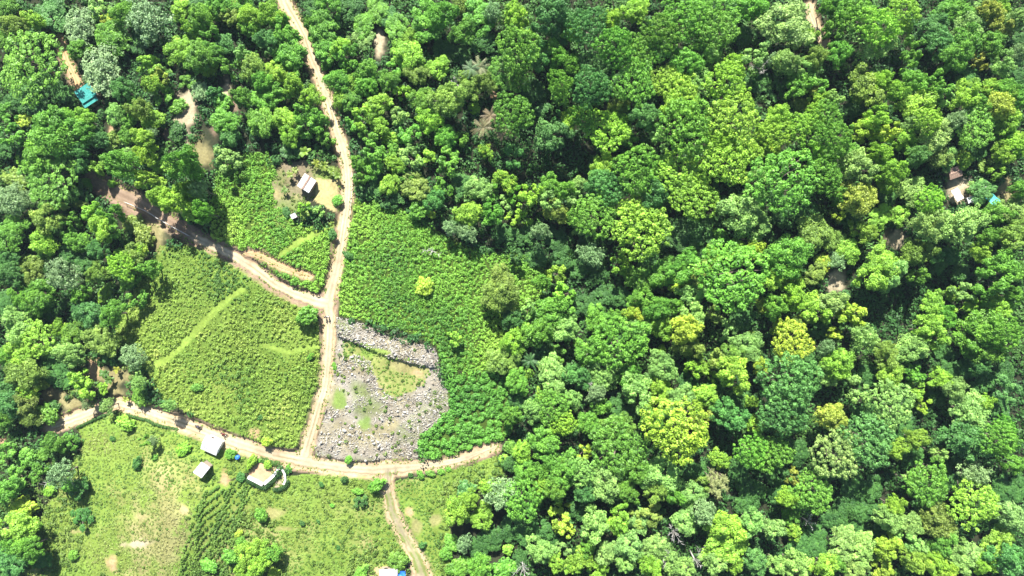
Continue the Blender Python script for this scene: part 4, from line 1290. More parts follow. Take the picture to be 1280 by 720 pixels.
for x0, y0, rx, ry in GREENS:
    m &= np.hypot((px - x0) / rx, (py - y0) / ry) > 1
x, y = x[m], y[m]
k = len(x)
z = terrain(x, y)
# jagged chunks: distorted wedges
base8 = np.array([(sx, sy, sz) for sx in (-1, 1) for sy in (-1, 1) for sz in (-1, 1)], float)
faces = np.array([(0, 1, 3, 2), (4, 6, 7, 5), (0, 4, 5, 1), (2, 3, 7, 6), (0, 2, 6, 4), (1, 5, 7, 3)])
sz = g3.gamma(1.4, 0.030, k) + 0.03
long_ = g3.random(k) < 0.45
ex = np.where(long_, g3.uniform(2.0, 5.0, k), g3.uniform(0.9, 1.6, k)) * sz
ey = np.where(long_, 0.45, 0.85) * sz
ez = np.where(long_, 0.5, g3.uniform(0.6, 1.1, k)) * sz
a = g3.uniform(0, 6.28, k) * 0.5 + g3.choice([0.3, 1.9], k)
loc = base8[None] * (1 + 0.38 * g3.uniform(-1, 1, (k, 8, 3)))
loc = loc * np.stack([ex, ey, ez], 1)[:, None, :]
tilt = g3.normal(0, 0.35, k)
xx = loc[..., 0] * np.cos(tilt)[:, None] - loc[..., 2] * np.sin(tilt)[:, None]
zz = loc[..., 0] * np.sin(tilt)[:, None] + loc[..., 2] * np.cos(tilt)[:, None]
Vx = xx * np.cos(a)[:, None] - loc[..., 1] * np.sin(a)[:, None] + x[:, None]
Vy = xx * np.sin(a)[:, None] + loc[..., 1] * np.cos(a)[:, None] + y[:, None]
Vz = zz + (z + ez * 0.4)[:, None]
V = np.stack([Vx, Vy, Vz], -1).reshape(-1, 3)
Q = (faces[None] + (np.arange(k) * 8)[:, None, None]).reshape(-1, 4)
gc = np.where(g3.random((k, 1)) < 0.75, np.array([[0.36, 0.352, 0.325]]), np.array([[0.23, 0.205, 0.165]])) * g3.uniform(0.65, 1.3, (k, 1))
me = mk_mesh('rubble', V, np.full(len(Q), 4), Q, np.clip(np.repeat(gc, 8, 0), 0.02, 0.6))
tag(obj('rubble', me, M_RUBBLE), 'grey broken rock and slash covering the cleared slope', None, None, 'stuff')

# forest understorey below and between the crowns, and woods beyond the picture's edge
x, y = jitter_grid(-142, 142, -86, 86, 1.55, g)
px, py = PX(x, y)
m = road_clear(px, py, 6) & patch_clear(px, py, 1.05) & site_clear(px, py)
for poly in (BRACKEN, LEFT_FIELD, TRIANGLE, CROP, RUBBLE, GRASS_SW, ROWS, GRASS_S, GRASS_SE, YARD, YARD_SOIL):
    m &= ~in_poly(px, py, poly)
m &= ~((px < 640) & (py > 590) & (px > 40))
m &= g.random(len(x)) < 0.95
x, y = x[m], y[m]
k = len(x)
r = g.uniform(0.8, 1.6, k)
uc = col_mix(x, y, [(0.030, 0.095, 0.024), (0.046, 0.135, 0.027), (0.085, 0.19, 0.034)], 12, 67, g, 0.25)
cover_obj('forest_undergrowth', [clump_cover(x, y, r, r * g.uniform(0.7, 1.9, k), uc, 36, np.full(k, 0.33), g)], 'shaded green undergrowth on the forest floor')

x, y = jitter_grid(-330, 330, -260, 260, 6.5, g)
m = (np.abs(x) > 131 + g.uniform(0, 4, len(x))) | (np.abs(y) > 76 + g.uniform(0, 4, len(y)))
px, py = PX(x, y)
m &= road_clear(px, py, 26)
x, y = x[m], y[m]
k = len(x)
r = g.uniform(2.4, 5.2, k)
uc = col_mix(x, y, [(0.05, 0.13, 0.026), (0.085, 0.185, 0.03), (0.14, 0.23, 0.04)], 30, 69, g, 0.25)
near = (np.abs(x) < 165) & (np.abs(y) < 105)
parts = [clump_cover(x[s_], y[s_], r[s_], r[s_] * 1.5, uc[s_], n_, np.full(s_.sum(), q_), g, zoff=2.0) for s_, n_, q_ in ((near, 150, 0.55), (~near, 60, 1.0))]
cover_obj('surrounding_forest', parts, 'green forest continuing beyond the clearing on every side')

# ------------------------------------------------------------------ buildings
def gable_house(name, px, py, rz, Lx, Ly, hw, hr, roof_mat, wall_mat, label, ridge_mat=None, flat=False, over=0.25):
    """small house: ridge along local X. parts: wall, roof_panel x2, ridge_cap, door > handle, window > pane, sill"""
    x, y, z = spot(px, py, hw)
    root = empty(name, (x, y, z), rz)
    tag(root, label, 'house')
    w = MB()
    bx, by = Lx / 2 - over, Ly / 2 - over
    t = 0.12
    for s in (-1, 1):
        w.box((0, s * (by - t / 2), hw / 2 - 0.4), (2 * bx, t, hw + 0.8))
        w.box((s * (bx - t / 2), 0, hw / 2 - 0.4), (t, 2 * (by - t) - 0.004, hw + 0.8))
        if not flat:
            xx = s * (bx - t / 2)
            w.add([(xx - t / 2, -by + t, hw), (xx - t / 2, by - t, hw), (xx - t / 2, 0, hw + hr * 0.88), (xx + t / 2, -by + t, hw), (xx + t / 2, by - t, hw), (xx + t / 2, 0, hw + hr * 0.88)],
                  [(0, 1, 2), (5, 4, 3), (0, 3, 4, 1), (1, 4, 5, 2), (2, 5, 3, 0)])
    w.build('wall', wall_mat, root)
    ang = math.atan2(hr, Ly / 2)
    sl = math.hypot(hr, Ly / 2)

    def panel(p0, p1, up0, up1, x0, x1, n=26):
        """corrugated sheet from the eave to the ridge"""
        mb = MB()
        V, F = [], []
        for i in range(n + 1):
            xx = x0 + (x1 - x0) * i / n
            dz = 0.025 if i % 2 else 0.0
            V += [(xx, p0, up0 + dz), (xx, p1, up1 + dz)]
        m0 = len(V)
        V += [(a, b, c - 0.03) for a, b, c in V]
        for i in range(n):
            a = 2 * i
            F.append((a, a + 2, a + 3, a + 1))
            F.append((m0 + a, m0 + a + 1, m0 + a + 3, m0 + a + 2))
        F += [(0, 1, m0 + 1, m0), (2 * n + 1, 2 * n, m0 + 2 * n, m0 + 2 * n + 1)]
        for i in range(n):
            a = 2 * i
            F.append((a + 2, a, m0 + a, m0 + a + 2))
            F.append((a + 1, a + 3, m0 + a + 3, m0 + a + 1))
        return mb.add(V, F)
    if flat:
        panel(-Ly / 2, Ly / 2, hw + 0.06, hw + 0.06 + hr, -Lx / 2, Lx / 2).build('roof_panel', roof_mat, root)
    else:
        gap = 0.02 if ridge_mat is None else 0.16
        for s in (-1, 1):
            p = panel(s * Ly / 2, s * gap, hw + 0.06, hw + 0.06 + hr * (1 - gap / (Ly / 2)), -Lx / 2, Lx / 2)
            p.build('roof_panel', roof_mat, root)
        c = MB()
        gw = gap + 0.12
        zz = hw + 0.12 + hr
        c.add([(-Lx / 2 - .02, -gw, zz - 0.1), (-Lx / 2 - .02, 0, zz), (-Lx / 2 - .02, gw, zz - 0.1), (Lx / 2 + .02, -gw, zz - 0.1), (Lx / 2 + .02, 0, zz), (Lx / 2 + .02, gw, zz - 0.1)],
              [(0, 3, 4, 1), (1, 4, 5, 2), (0, 2, 5, 3), (0, 1, 2), (3, 5, 4)])
        c.build('ridge_cap', ridge_mat or roof_mat, root)
    d = MB().box((bx * 0.3, -by - 0.02, 0.95), (0.8, 0.06, 1.9)).build('door', M_DOOR, root)
    MB().tube([(bx * 0.3 + 0.28, -by - 0.06, 0.95), (bx * 0.3 + 0.28, -by - 0.11, 0.95)], 0.03, 6).build('handle', M_METAL, d)
    for wx_, s in ((-bx * 0.5, -1), (-bx * 0.4, 1)):
        wf = MB()
        yy = s * (by + 0.02)
        for dx in (-0.4, 0.4):
            wf.box((wx_ + dx, yy, 1.35), (0.06, 0.08, 0.8))
        for dz in (-0.43, 0.43):
            wf.box((wx_, yy, 1.35 + dz), (0.86, 0.08, 0.06))
        wn = wf.build('window', M_DOOR, root)
        MB().box((wx_, s * (by + 0.005), 1.35), (0.74, 0.03, 0.78)).build('pane', M_GLASS, wn)
    return root


gable_house('tin_roofed_hut', 383.5, 229, R(58), 3.5, 3.3, 2.1, 0.65, M_TIN, M_WALL, 'white tin-roofed hut with a rusty ridge strip on the yellow lawn', M_TIN_OLD)
gable_house('tin_roofed_house', 264, 557, R(-24), 4.2, 3.5, 2.4, 0.7, M_TIN, M_WALLW, 'white tin-roofed house on the roadside, the upper and larger of two')
gable_house('tin_roofed_house', 252.5, 587, R(51), 3.3, 2.4, 2.3, 0.5, M_TIN, M_WALL, 'smaller white tin-roofed house just downhill of the roadside one', flat=True)
gable_house('teal_roofed_house', 108, 117, R(33), 4.3, 3.2, 2.4, 0.7, M_TEAL, M_WALL, 'turquoise tin-roofed house half hidden under trees by the earth path', flat=True)
gable_house('teal_roofed_shed', 113, 127.5, R(33), 3.9, 1.2, 1.9, 0.2, M_TEAL, M_WALL, 'narrow turquoise-roofed shed below the turquoise-roofed house', flat=True, over=0.1)
gable_house('grey_roofed_house', 486, 720, R(3), 4.4, 3.4, 2.3, 0.6, M_TIN_GREY, M_WALL, 'greyish tin-roofed house cut off by the picture edge at the ford track', M_TIN_OLD)
gable_house('rusty_roofed_shack', 1193, 216, R(20), 3.2, 2.6, 2.1, 0.45, M_TIN_OLD, M_WALL, 'rusty-roofed shack on the pale clearing among forest trees')
gable_house('white_roofed_shed', 367, 270, R(25), 1.3, 1.1, 1.9, 0.15, M_TIN, M_WALL, 'tiny white-roofed latrine shed below the hut on the lawn', flat=True, over=0.06)


# draped tarps: a sagging sheet on four poles
def tarp(name, px, py, rz, w, d, h, mat, label):
    x, y, z = spot(px, py, h)
    root = empty(name, (x, y, z), rz)
    tag(root, label, 'tarp')
    n = 10
    V, F = [], []
    g = np.random.default_rng(int(px))
    for lay in (0, -0.02):
        for i in range(n + 1):
            for j in range(n + 1):
                u, v = i / n * 2 - 1, j / n * 2 - 1
                V.append((u * w / 2, v * d / 2, h - 0.28 * (1 - u * u) * (1 - v * v) + 0.08 * math.sin(5 * u + 3 * v) + lay))
    m0 = (n + 1) ** 2
    for i in range(n):
        for j in range(n):
            a = i * (n + 1) + j
            F.append((a, a + n + 1, a + n + 2, a + 1))
            F.append((m0 + a, m0 + a + 1, m0 + a + n + 2, m0 + a + n + 1))
    MB().add(V, F).build('sheet', mat, root, True)
    for sx in (-1, 1):
        for sy in (-1, 1):
            MB().tube([(sx * w * 0.48, sy * d * 0.48, -0.4), (sx * w * 0.48, sy * d * 0.48, h + 0.06)], 0.04, 6).build('pole', M_POST, root)
    return root


tarp('tarp_shelter', 1197, 243, R(-60), 3.0, 1.8, 1.9, M_TARP, 'white tarp shelter on the pale ground below the rusty shack')
tarp('tarp_shelter', 1215, 249, R(20), 2.2, 1.5, 1.7, M_TARP, 'small white tarp shelter beside the larger white one near the rusty shack')
tarp('tarp_shelter', 1230, 233, R(25), 2.4, 1.2, 2.0, M_TIN_GREY, 'grey tarp shelter between the rusty shack and the turquoise tarp')
tarp('tarp_shelter', 1241, 249, R(-40), 3.4, 2.0, 4.0, M_CYAN, 'turquoise tarp shelter among the trees east of the rusty shack')
tarp('tarp_shelter', 501, 718, R(0), 2.2, 1.6, 2.0, M_BLUE, 'blue tarp shelter beside the greyish house at the ford track')


# ------------------------------------------------------------------ walled plot with hedges
def strip_wall(name, line, h, t, mat, label, cat, parent=None, cap=None):
    P = [spot(a, b) for a, b in line]
    ox, oy, oz = P[0]
    mb = MB()
    V, F = [], []
    n = len(P)
    for i, (x, y, z) in enumerate(P):
        p0, p1 = P[max(i - 1, 0)], P[min(i + 1, n - 1)]
        dx, dy = p1[0] - p0[0], p1[1] - p0[1]
        L = math.hypot(dx, dy)
        nx, ny = -dy / L * t / 2, dx / L * t / 2
        V += [(x - ox + nx, y - oy + ny, z - oz - 0.4), (x - ox + nx, y - oy + ny, z - oz + h), (x - ox - nx, y - oy - ny, z - oz + h), (x - ox - nx, y - oy - ny, z - oz - 0.4)]
    for i in range(n - 1):
        a = 4 * i
        for k in range(4):
            F.append((a + k, a + 4 + k, a + 4 + (k + 1) % 4, a + (k + 1) % 4))
    F += [(0, 1, 2, 3), (4 * n - 1, 4 * n - 2, 4 * n - 3, 4 * n - 4)]
    mb.add(V, F)
    if parent is None:
        parent = empty(name, (ox, oy, oz))
        tag(parent, label, cat)
    mb.build('wall_body', mat, parent)
    c = MB()
    V = [(v[0] * 1.0, v[1] * 1.0, v[2]) for v in V]
    V2, F2 = [], []
    for i in range(n):
        p, q = V[4 * i + 1], V[4 * i + 2]
        ex, ey = (p[0] - q[0]) * 0.12, (p[1] - q[1]) * 0.12
        V2 += [(p[0] + ex, p[1] + ey, p[2] + 0.004), (p[0] + ex, p[1] + ey, p[2] + 0.09), (q[0] - ex, q[1] - ey, q[2] + 0.09), (q[0] - ex, q[1] - ey, q[2] + 0.004)]
    for i in range(n - 1):
        a = 4 * i
        for k in range(4):
            F2.append((a + k, a + 4 + k, a + 4 + (k + 1) % 4, a + (k + 1) % 4))
    F2 += [(0, 1, 2, 3), (4 * n - 1, 4 * n - 2, 4 * n - 3, 4 * n - 4)]
    c.add(V2, F2)
    c.build('coping', cap or mat, parent)
    return parent


def hedge(line, w, h, label, tone=(0.030, 0.085, 0.020), seed=1):
    g = np.random.default_rng(seed)
    P = np.array(line, float)
    d = np.concatenate([[0], np.cumsum(np.hypot(np.diff(P[:, 0]), np.diff(P[:, 1])))])
    ts = np.arange(0, d[-1], 1.4)
    hx, hy = np.interp(ts, d, P[:, 0]), np.interp(ts, d, P[:, 1])
    wx, wy = W(hx, hy)
    k = len(wx)
    V, c = clump_cover(wx + g.normal(0, 0.05, k), wy + g.normal(0, 0.05, k), np.full(k, w / 2) * g.uniform(0.85, 1.15, k), np.full(k, h) * g.uniform(0.85, 1.12, k), np.tile(np.array(tone), (k, 1)), 80, np.full(k, 0.11), g, up=0.3)
    x0, y0 = float(wx[0]), float(wy[0])
    z0 = th(x0, y0)
    root = empty('hedge', (x0, y0, z0))
    tag(root, label, 'hedge', 'hedges round the walled plot')
    V = V - np.array((x0, y0, z0))
    n = len(V) // 4
    me = mk_mesh('foliage', V, np.full(n, 4), np.arange(4 * n), c)
    obj('foliage', me, M_COVER, root)
    for i in range(0, k, 6):
        MB().tube([(wx[i] - x0, wy[i] - y0, th(wx[i], wy[i]) - z0 - 0.1), (wx[i] - x0, wy[i] - y0, th(wx[i], wy[i]) - z0 + h * 0.7)], [0.04, 0.02], 5).build('stem', M_BARK, root)


# the levelled soil inside the plot
soil_poly = [(311, 591), (316, 582), (324, 578), (334, 583), (347, 585), (344, 593), (330, 604), (312, 595)]
yard_poly = [(351, 585), (355, 592), (356, 602), (350, 608), (341, 611), (346, 600)]
for nm, poly, tone, up in (('soil_plot', soil_poly, ORANGE * 0.95, 0.08), ('earth_path', yard_poly, PALE * 0.9, 0.06)):
    P = np.array(poly, float)
    ctr = P.mean(0)
    Vx, Fx = [], []
    rings = 7
    nb = 60
    d = np.concatenate([[0], np.cumsum(np.hypot(*np.diff(np.vstack([P, P[:1]]), axis=0).T))])
    ts = np.linspace(0, d[-1], nb, endpoint=False)
    bx_ = np.interp(ts, d, np.append(P[:, 0], P[0, 0]))
    by_ = np.interp(ts, d, np.append(P[:, 1], P[0, 1]))
    for k in range(rings):
        f = (k + 0.02) / (rings - 1)
        wx, wy = W(ctr[0] + (bx_ - ctr[0]) * f, ctr[1] + (by_ - ctr[1]) * f)
        Vx.append(np.stack([wx, wy, terrain(wx, wy) + up], 1))
    V = np.concatenate(Vx)
    Q = [(k * nb + i, (k + 1) * nb + i, (k + 1) * nb + (i + 1) % nb, k * nb + (i + 1) % nb) for k in range(rings - 1) for i in range(nb)]
    n2 = fbm(V[:, 0], V[:, 1], 1.2, 5, 3)
    c = tone[None] * (1 + 0.25 * n2[:, None])
    tag(obj(nm, mk_mesh(nm, V, np.full(len(Q), 4), np.array(Q), np.clip(c, 0.02, 0.7), smooth=True), M_ROAD), kind='structure')
pw = strip_wall('plot_wall', [(311, 595.5), (320, 600), (329.5, 605)], 0.7, 0.6, M_WALLW, 'low broad white wall along the lower side of the walled soil plot', 'wall')
pw2 = strip_wall('plot_wall', [(331, 604.2), (338, 598.2), (345, 591.5), (348.5, 586)], 0.7, 0.55, M_WALLW, 'low white wall slanting up beside the soil plot towards the road', 'wall')
strip_wall('plot_wall', [(353, 586), (356.5, 591), (357.5, 600), (355, 605)], 0.5, 0.35, M_WALLW, 'thin curved white kerb wall outside the walled soil plot', 'wall')
hedge([(309, 600), (318, 604), (327, 608), (331, 609.5)], 1.3, 1.2, 'dark clipped hedge below the white wall of the soil plot', seed=3)
hedge([(333, 609), (340, 602.5), (347, 595.5), (352, 589)], 1.3, 1.3, 'dark clipped hedge slanting beside the soil plot up to the road', seed=4)
hedge([(344, 611), (350, 611.5), (357, 608), (361, 602)], 1.2, 1.2, 'dark curved hedge wrapping the pale path outside the soil plot', seed=5)
hedge([(310, 588), (314, 579), (320, 574)], 1.5, 1.3, 'lime hedge on the roadside corner of the soil plot', (0.11, 0.22, 0.03), 6)
hedge([(326, 575), (334, 578), (342, 580), (348, 580)], 1.5, 1.3, 'mid green hedge between the soil plot and the road', (0.07, 0.17, 0.028), 7)
hedge([(98, 534), (116, 525.5), (134, 518), (148, 514)], 0.9, 0.8, 'low dark hedge under the west bend of the lower road', (0.05, 0.13, 0.025), 8)
hedge([(160, 518), (180, 524), (200, 531), (222, 538)], 0.8, 0.8, 'long dark hedge line below the lower road near the meadow', (0.06, 0.14, 0.028), 9)

# blue water barrel under the round shrub
x, y, z = spot(296.5, 572, 0.8)
bar = empty('water_barrel', (x, y, z))
tag(bar, 'blue plastic water barrel beside the round dark shrub by the road', 'barrel')
MB().tube([(0, 0, 0), (0, 0, 0.06), (0, 0, 0.3), (0, 0, 0.34), (0, 0, 0.62), (0, 0, 0.66), (0, 0, 0.95), (0, 0, 1.0)], [0.46, 0.5, 0.52, 0.55, 0.55, 0.52, 0.5, 0.44], 20).build('drum', M_BLUE, bar, True)
MB().tube([(0, 0, 1.004), (0, 0, 1.05), (0, 0, 1.07)], [0.4, 0.4, 0.34], 20).build('lid', M_BLUE, bar, True)


# ------------------------------------------------------------------ palms, bananas, bamboo, dead trees
def frond(mb_v, mb_t, g, base, az, length, elev, droop, wid, n=9, tint=0.0, sub=True):
    """one arching frond with leaflets; appends quads"""
    d = np.array((math.cos(az), math.sin(az), 0))
    pts = []
    for i in range(n + 1):
        t = i / n
        pts.append(np.array(base) + d * length * t * math.cos(elev * (1 - 0.3 * t)) + UP * (length * t * math.sin(elev) - droop * length * t * t))
    side = np.cross(d, UP)
    for i in range(1, n + 1):
        t = i / n
        w = wid * (1 - t) ** 0.35 * min(1, 3.2 * t)
        for s in (-1, 1):
            a, b = pts[i - 1], pts[i]
            if sub:
                m = (a + b) / 2
                tip = m + side * s * w + (b - a) * 0.9 - UP * 0.35 * w
                mb_v.append(np.array([a, a * 0.35 + b * 0.65, tip, tip - (b - a) * 0.25]))
            else:
                a2 = a + side * s * w - UP * 0.25 * w
                b2 = b + side * s * w * (0.96 if i < n else 0.1) - UP * 0.25 * w
                mb_v.append(np.array([a, b, b2, a2]))
            mb_t.append([tint + g.normal(0, 0.12)] * 4)


def palm(name, px, py, rad, h, nf, wid, droop, elev, color, label, cat, group, sub=True, stems=1, trunk_mat=None, seed=0):
    g = np.random.default_rng(int(px * 7 + py) + seed)
    x, y, z = spot(px, py, h)
    root = empty(name, (x, y, z - 0.05), g.uniform(0, 6.28))
    tag(root, label, cat, group)
    V, T = [], []
    for s in range(stems):
        off = np.array((0, 0, 0.0)) if stems == 1 else np.array((*g.normal(0, rad * 1.15, 2), 0))
        hh = h * (1 if stems == 1 else g.uniform(0.6, 1.0))
        top = off + np.array((g.normal(0, 0.15), g.normal(0, 0.15), hh))
        MB().tube([off - UP * 0.2, off * 0.5 + top * 0.5 + np.array((0.1, 0, 0)), top], [0.16, 0.12, 0.10], 7).build('trunk', trunk_mat or M_BARK, root, True)
        for k in range(nf):
            frond(V, T, g, top, 6.283 * k / nf + g.normal(0, 0.25), rad * g.uniform(0.75, 1.1), elev * g.uniform(0.5, 1.5), droop * g.uniform(0.7, 1.3), wid * g.uniform(0.8, 1.2), tint=g.normal(0, 0.3), sub=sub)
    V = np.concatenate(V)
    me = mk_mesh('crown', V, np.full(len(V) // 4, 4), np.arange(len(V)), tint=np.clip(np.array(T).ravel(), -1, 1))
    c = obj('crown', me, M_LEAF, root)
    c.color = (*color, 1)
    return root


PALMS = [(605, 161, 3.4, 6.5, (0.19, 0.17, 0.085), 'palm with long brown drooping fronds, largest of the dark forest gap'), (613, 146, 3.0, 6.0, (0.24, 0.19, 0.11), 'palm with pale dead fronds above the brown drooping palm'),
         (629, 164, 2.8, 5.5, (0.20, 0.14, 0.09), 'reddish brown palm down and right of the pale dead one'), (599, 83, 3.2, 7.0, (0.22, 0.24, 0.12), 'pale-fronded palm in the dark gap above the brown palms'),
         (588, 84, 2.6, 7.5, (0.12, 0.20, 0.09), 'greyish green palm beside the pale-fronded one'), (663, 451, 2.8, 6.0, (0.07, 0.17, 0.05), 'bluish green star-shaped palm in the shadow right of the crop')]
for i, (px, py, r, h, c, lab) in enumerate(PALMS):
    palm('palm_tree', px, py, r, h, 15, 0.34 * r * 0.5, 0.45, 0.5, c, lab, 'palm', 'palms in the forest gaps', seed=i)
BAN = [(357, 192, 'big blue-green banana plant in the shade above the hut yard', (0.10, 0.20, 0.07), 2.0), (380, 190, 'big lime banana plant in the shade above the hut', (0.15, 0.26, 0.03), 2.0),
       (395, 204, 'yellowish banana plant nearest above the hut roof', (0.20, 0.25, 0.03), 1.5), (405, 207, 'banana plant second along the row above the lawn', (0.16, 0.23, 0.03), 1.5),
       (414, 213, 'banana plant third along the row above the lawn', (0.14, 0.22, 0.03), 1.4), (421, 220, 'banana plant at the road end of the row above the lawn', (0.12, 0.2, 0.03), 1.4),
       (362, 219, 'banana plant casting a long shadow left of the hut', (0.17, 0.23, 0.04), 1.3), (370, 214, 'small banana plant between the hut and the shade', (0.18, 0.23, 0.05), 1.2),
       (355, 236, 'small banana plant on the brown soil below the shadowed ones', (0.12, 0.2, 0.04), 1.2), (380, 268, 'lime banana plant in the thicket below the hut', (0.17, 0.27, 0.03), 1.7),
       (392, 262, 'dark banana plant in the thicket below the lawn', (0.08, 0.17, 0.03), 1.6), (130, 468, 'dark banana plant on the bare slope, upper of the three', (0.07, 0.15, 0.03), 1.8),
       (137, 474, 'dark banana plant on the bare slope, middle of the three', (0.09, 0.17, 0.03), 1.7), (128, 484, 'dark banana plant on the bare slope, lowest of the three', (0.06, 0.14, 0.03), 1.6),
       (146, 462, 'yellowing banana plant beside the three dark ones', (0.24, 0.26, 0.03), 1.4), (126, 505, 'thin banana plant at the roadside bend', (0.06, 0.13, 0.03), 1.2),
       (1102, 303, 'lime banana plant at the small dry forest clearing', (0.13, 0.24, 0.03), 1.7), (157, 500, 'yellow-tipped banana plant on the verge of the west road bend', (0.2, 0.25, 0.04), 1.2)]
for i, (px, py, lab, c, r) in enumerate(BAN):
    palm('banana_plant', px, py, r, 1.7, 8, 0.26 * r, 0.5, 0.75, c, lab, 'banana plant', 'banana plants', sub=False, seed=i)
palm('bamboo_clump', 902, 606, 1.15, 8.0, 9, 0.26, 0.6, 0.7, (0.27, 0.31, 0.11), 'clump of pale yellowish bamboo in the middle of the forest', 'bamboo', None, stems=26)


def bare_tree(px, py, rad, h, mat, label, seed):
    g = np.random.default_rng(seed)
    x, y, z = spot(px, py, h * 0.8)
    root = empty('dead_tree', (x, y, z - 0.1))
    tag(root, label, 'dead tree', 'bleached dead trees')
    top = Vector((g.normal(0, 0.2), g.normal(0, 0.2), h * 0.55))
    MB().tube([(0, 0, -0.2), top * 0.5, top], [0.22, 0.17, 0.13], 7).build('trunk', mat, root, True)
    br = MB()
    nb = 9
    for k in range(nb):
        a = 6.283 * k / nb + g.normal(0, 0.3)
        L = rad * g.choice([0.35, 0.7, 1.2], p=[0.35, 0.4, 0.25]) * g.uniform(0.8, 1.15)
        p0 = top * g.uniform(0.8, 1.0)
        p1 = p0 + Vector((math.cos(a) * L * 0.5, math.sin(a) * L * 0.5, h * g.uniform(0.08, 0.3)))
        p2 = p1 + Vector((math.cos(a + g.normal(0, 0.3)) * L * 0.5, math.sin(a + g.normal(0, 0.3)) * L * 0.5, h * g.uniform(0.02, 0.2)))
        br.tube([p0, p1, p2], [0.065, 0.04, 0.015], 5)
        for q in range(8):
            t = g.uniform(0.3, 1)
            s = p1.lerp(p2, t) if q > 1 else p0.lerp(p1, t)
            b = a + g.choice([-1, 1]) * g.uniform(0.5, 1.1)
            l2 = L * g.uniform(0.25, 0.5)
            e = s + Vector((math.cos(b) * l2, math.sin(b) * l2, l2 * g.uniform(-0.1, 0.5)))
            br.tube([s, s.lerp(e, 0.5) + Vector((0, 0, 0.06)), e], [0.035, 0.025, 0.01], 4)
    br.build('branches', mat, root, True)


for i, (px, py, r, h, lab) in enumerate([(652, 711, 2.0, 9, 'tall white dead snag with bare limbs in the dark gap at the picture edge'), (845, 668, 1.9, 9, 'bleached bare branches poking through the pale canopy, upper of a pair'),
                                         (872, 702, 2.6, 9, 'large bleached bare crown below the smaller bleached branches'), (832, 700, 1.6, 9, 'slender bleached dead tree beside the large bleached crown'),
                                         (1014, 656, 1.8, 7, 'grey dead twigs under the leaning pale umbrella tree'), (71, 594, 3.2, 6, 'whitish dead branches spreading through the feathery meadow-edge tree'),
                                         (540, 313, 1.6, 2.5, 'small white dead tree standing in the bright bracken slope'), (561, 288, 1.5, 5, 'white leafless tree on the upper edge of the bracken slope'),
                                         (742, 490, 1.6, 9, 'pale dead twigs in the grey-topped crown above a dark gap'), (952, 84, 1.6, 9, 'white dead twigs at the edge of a dark gap near the top'),
                                         (567, 98, 1.0, 7, 'small white dead twigs among bright crowns near the palms')]):
    bare_tree(px, py, r, h, M_DEAD, lab, i + 3)

# ------------------------------------------------------------------ wire fence along the shaded road
pts = [(158, 253), (170, 258), (186, 265), (200, 274), (214, 282), (227, 289), (238, 295)]
W3 = [spot(a, b) for a, b in pts]
x0, y0, z0 = W3[0]
fence = empty('wire_fence', (x0, y0, z0))
tag(fence, 'thin pale wire fence on leaning posts along the shaded dirt road', 'fence')
for (x, y, z) in W3:
    MB().tube([(x - x0, y - y0, z - z0 - 0.3), (x - x0 + 0.03, y - y0, z - z0 + 1.3)], [0.07, 0.055], 6).build('post', M_POST, fence)
for k, hh in enumerate((0.5, 0.9, 1.22)):
    line = []
    for i in range(len(W3) - 1):
        for t in np.linspace(0, 1, 6, endpoint=(i == len(W3) - 2)):
            a, b = Vector(W3[i]), Vector(W3[i + 1])
            p = a.lerp(b, float(t))
            line.append((p.x - x0, p.y - y0, p.z - z0 + hh - 0.12 * (1 - (2 * t - 1) ** 2)))
    MB().tube(line, 0.018 if k < 2 else 0.05, 5).build('wire', M_WIRE, fence)

# post-and-rail fence beside the hut lawn road
pts = [(441, 215), (441, 226), (441, 237), (440, 248), (439, 259), (438, 270)]
W3 = [spot(a, b) for a, b in pts]
x0, y0, z0 = W3[0]
fence = empty('post_fence', (x0, y0, z0))
tag(fence, 'row of thin wooden fence posts with wire beside the north road', 'fence')
for (x, y, z) in W3:
    MB().tube([(x - x0, y - y0, z - z0 - 0.3), (x - x0, y - y0, z - z0 + 1.2)], [0.08, 0.06], 6).build('post', M_POST, fence)
for hh in (0.6, 1.05):
    MB().tube([(x - x0, y - y0, z - z0 + hh) for x, y, z in W3], 0.02, 5).build('wire', M_WIRE, fence)


# ------------------------------------------------------------------ people and motorcycles on the roads
def skin_body(name, joints, edges, radii, mat, parent, root_i=0):
    me = bpy.data.meshes.new(name)
    me.from_pydata(joints, edges, [])
    o = bpy.data.objects.new(name, me)
    col.objects.link(o)
    md = o.modifiers.new('skin', 'SKIN')
    lay = me.skin_vertices[0].data if me.skin_vertices else None
    if lay is None:
        bpy.context.view_layer.objects.active = o
        me.skin_vertices.new() if hasattr(me.skin_vertices, 'new') else None
        lay = me.skin_vertices[0].data
    for i, r in enumerate(radii):
        lay[i].radius = (r, r)
        lay[i].use_root = (i == root_i)
    sub = o.modifiers.new('sub', 'SUBSURF')
    sub.levels = sub.render_levels = 1
    md.use_smooth_shade = True
    me.materials.append(mat)
    if parent:
        o.parent = parent
    return o


def tube_body(parent, chains, mat, name, smooth=True):
    mb = MB()
    for pts, rad in chains:
        mb.tube(pts, rad, 9)
    return mb.build(name, mat, parent, smooth)


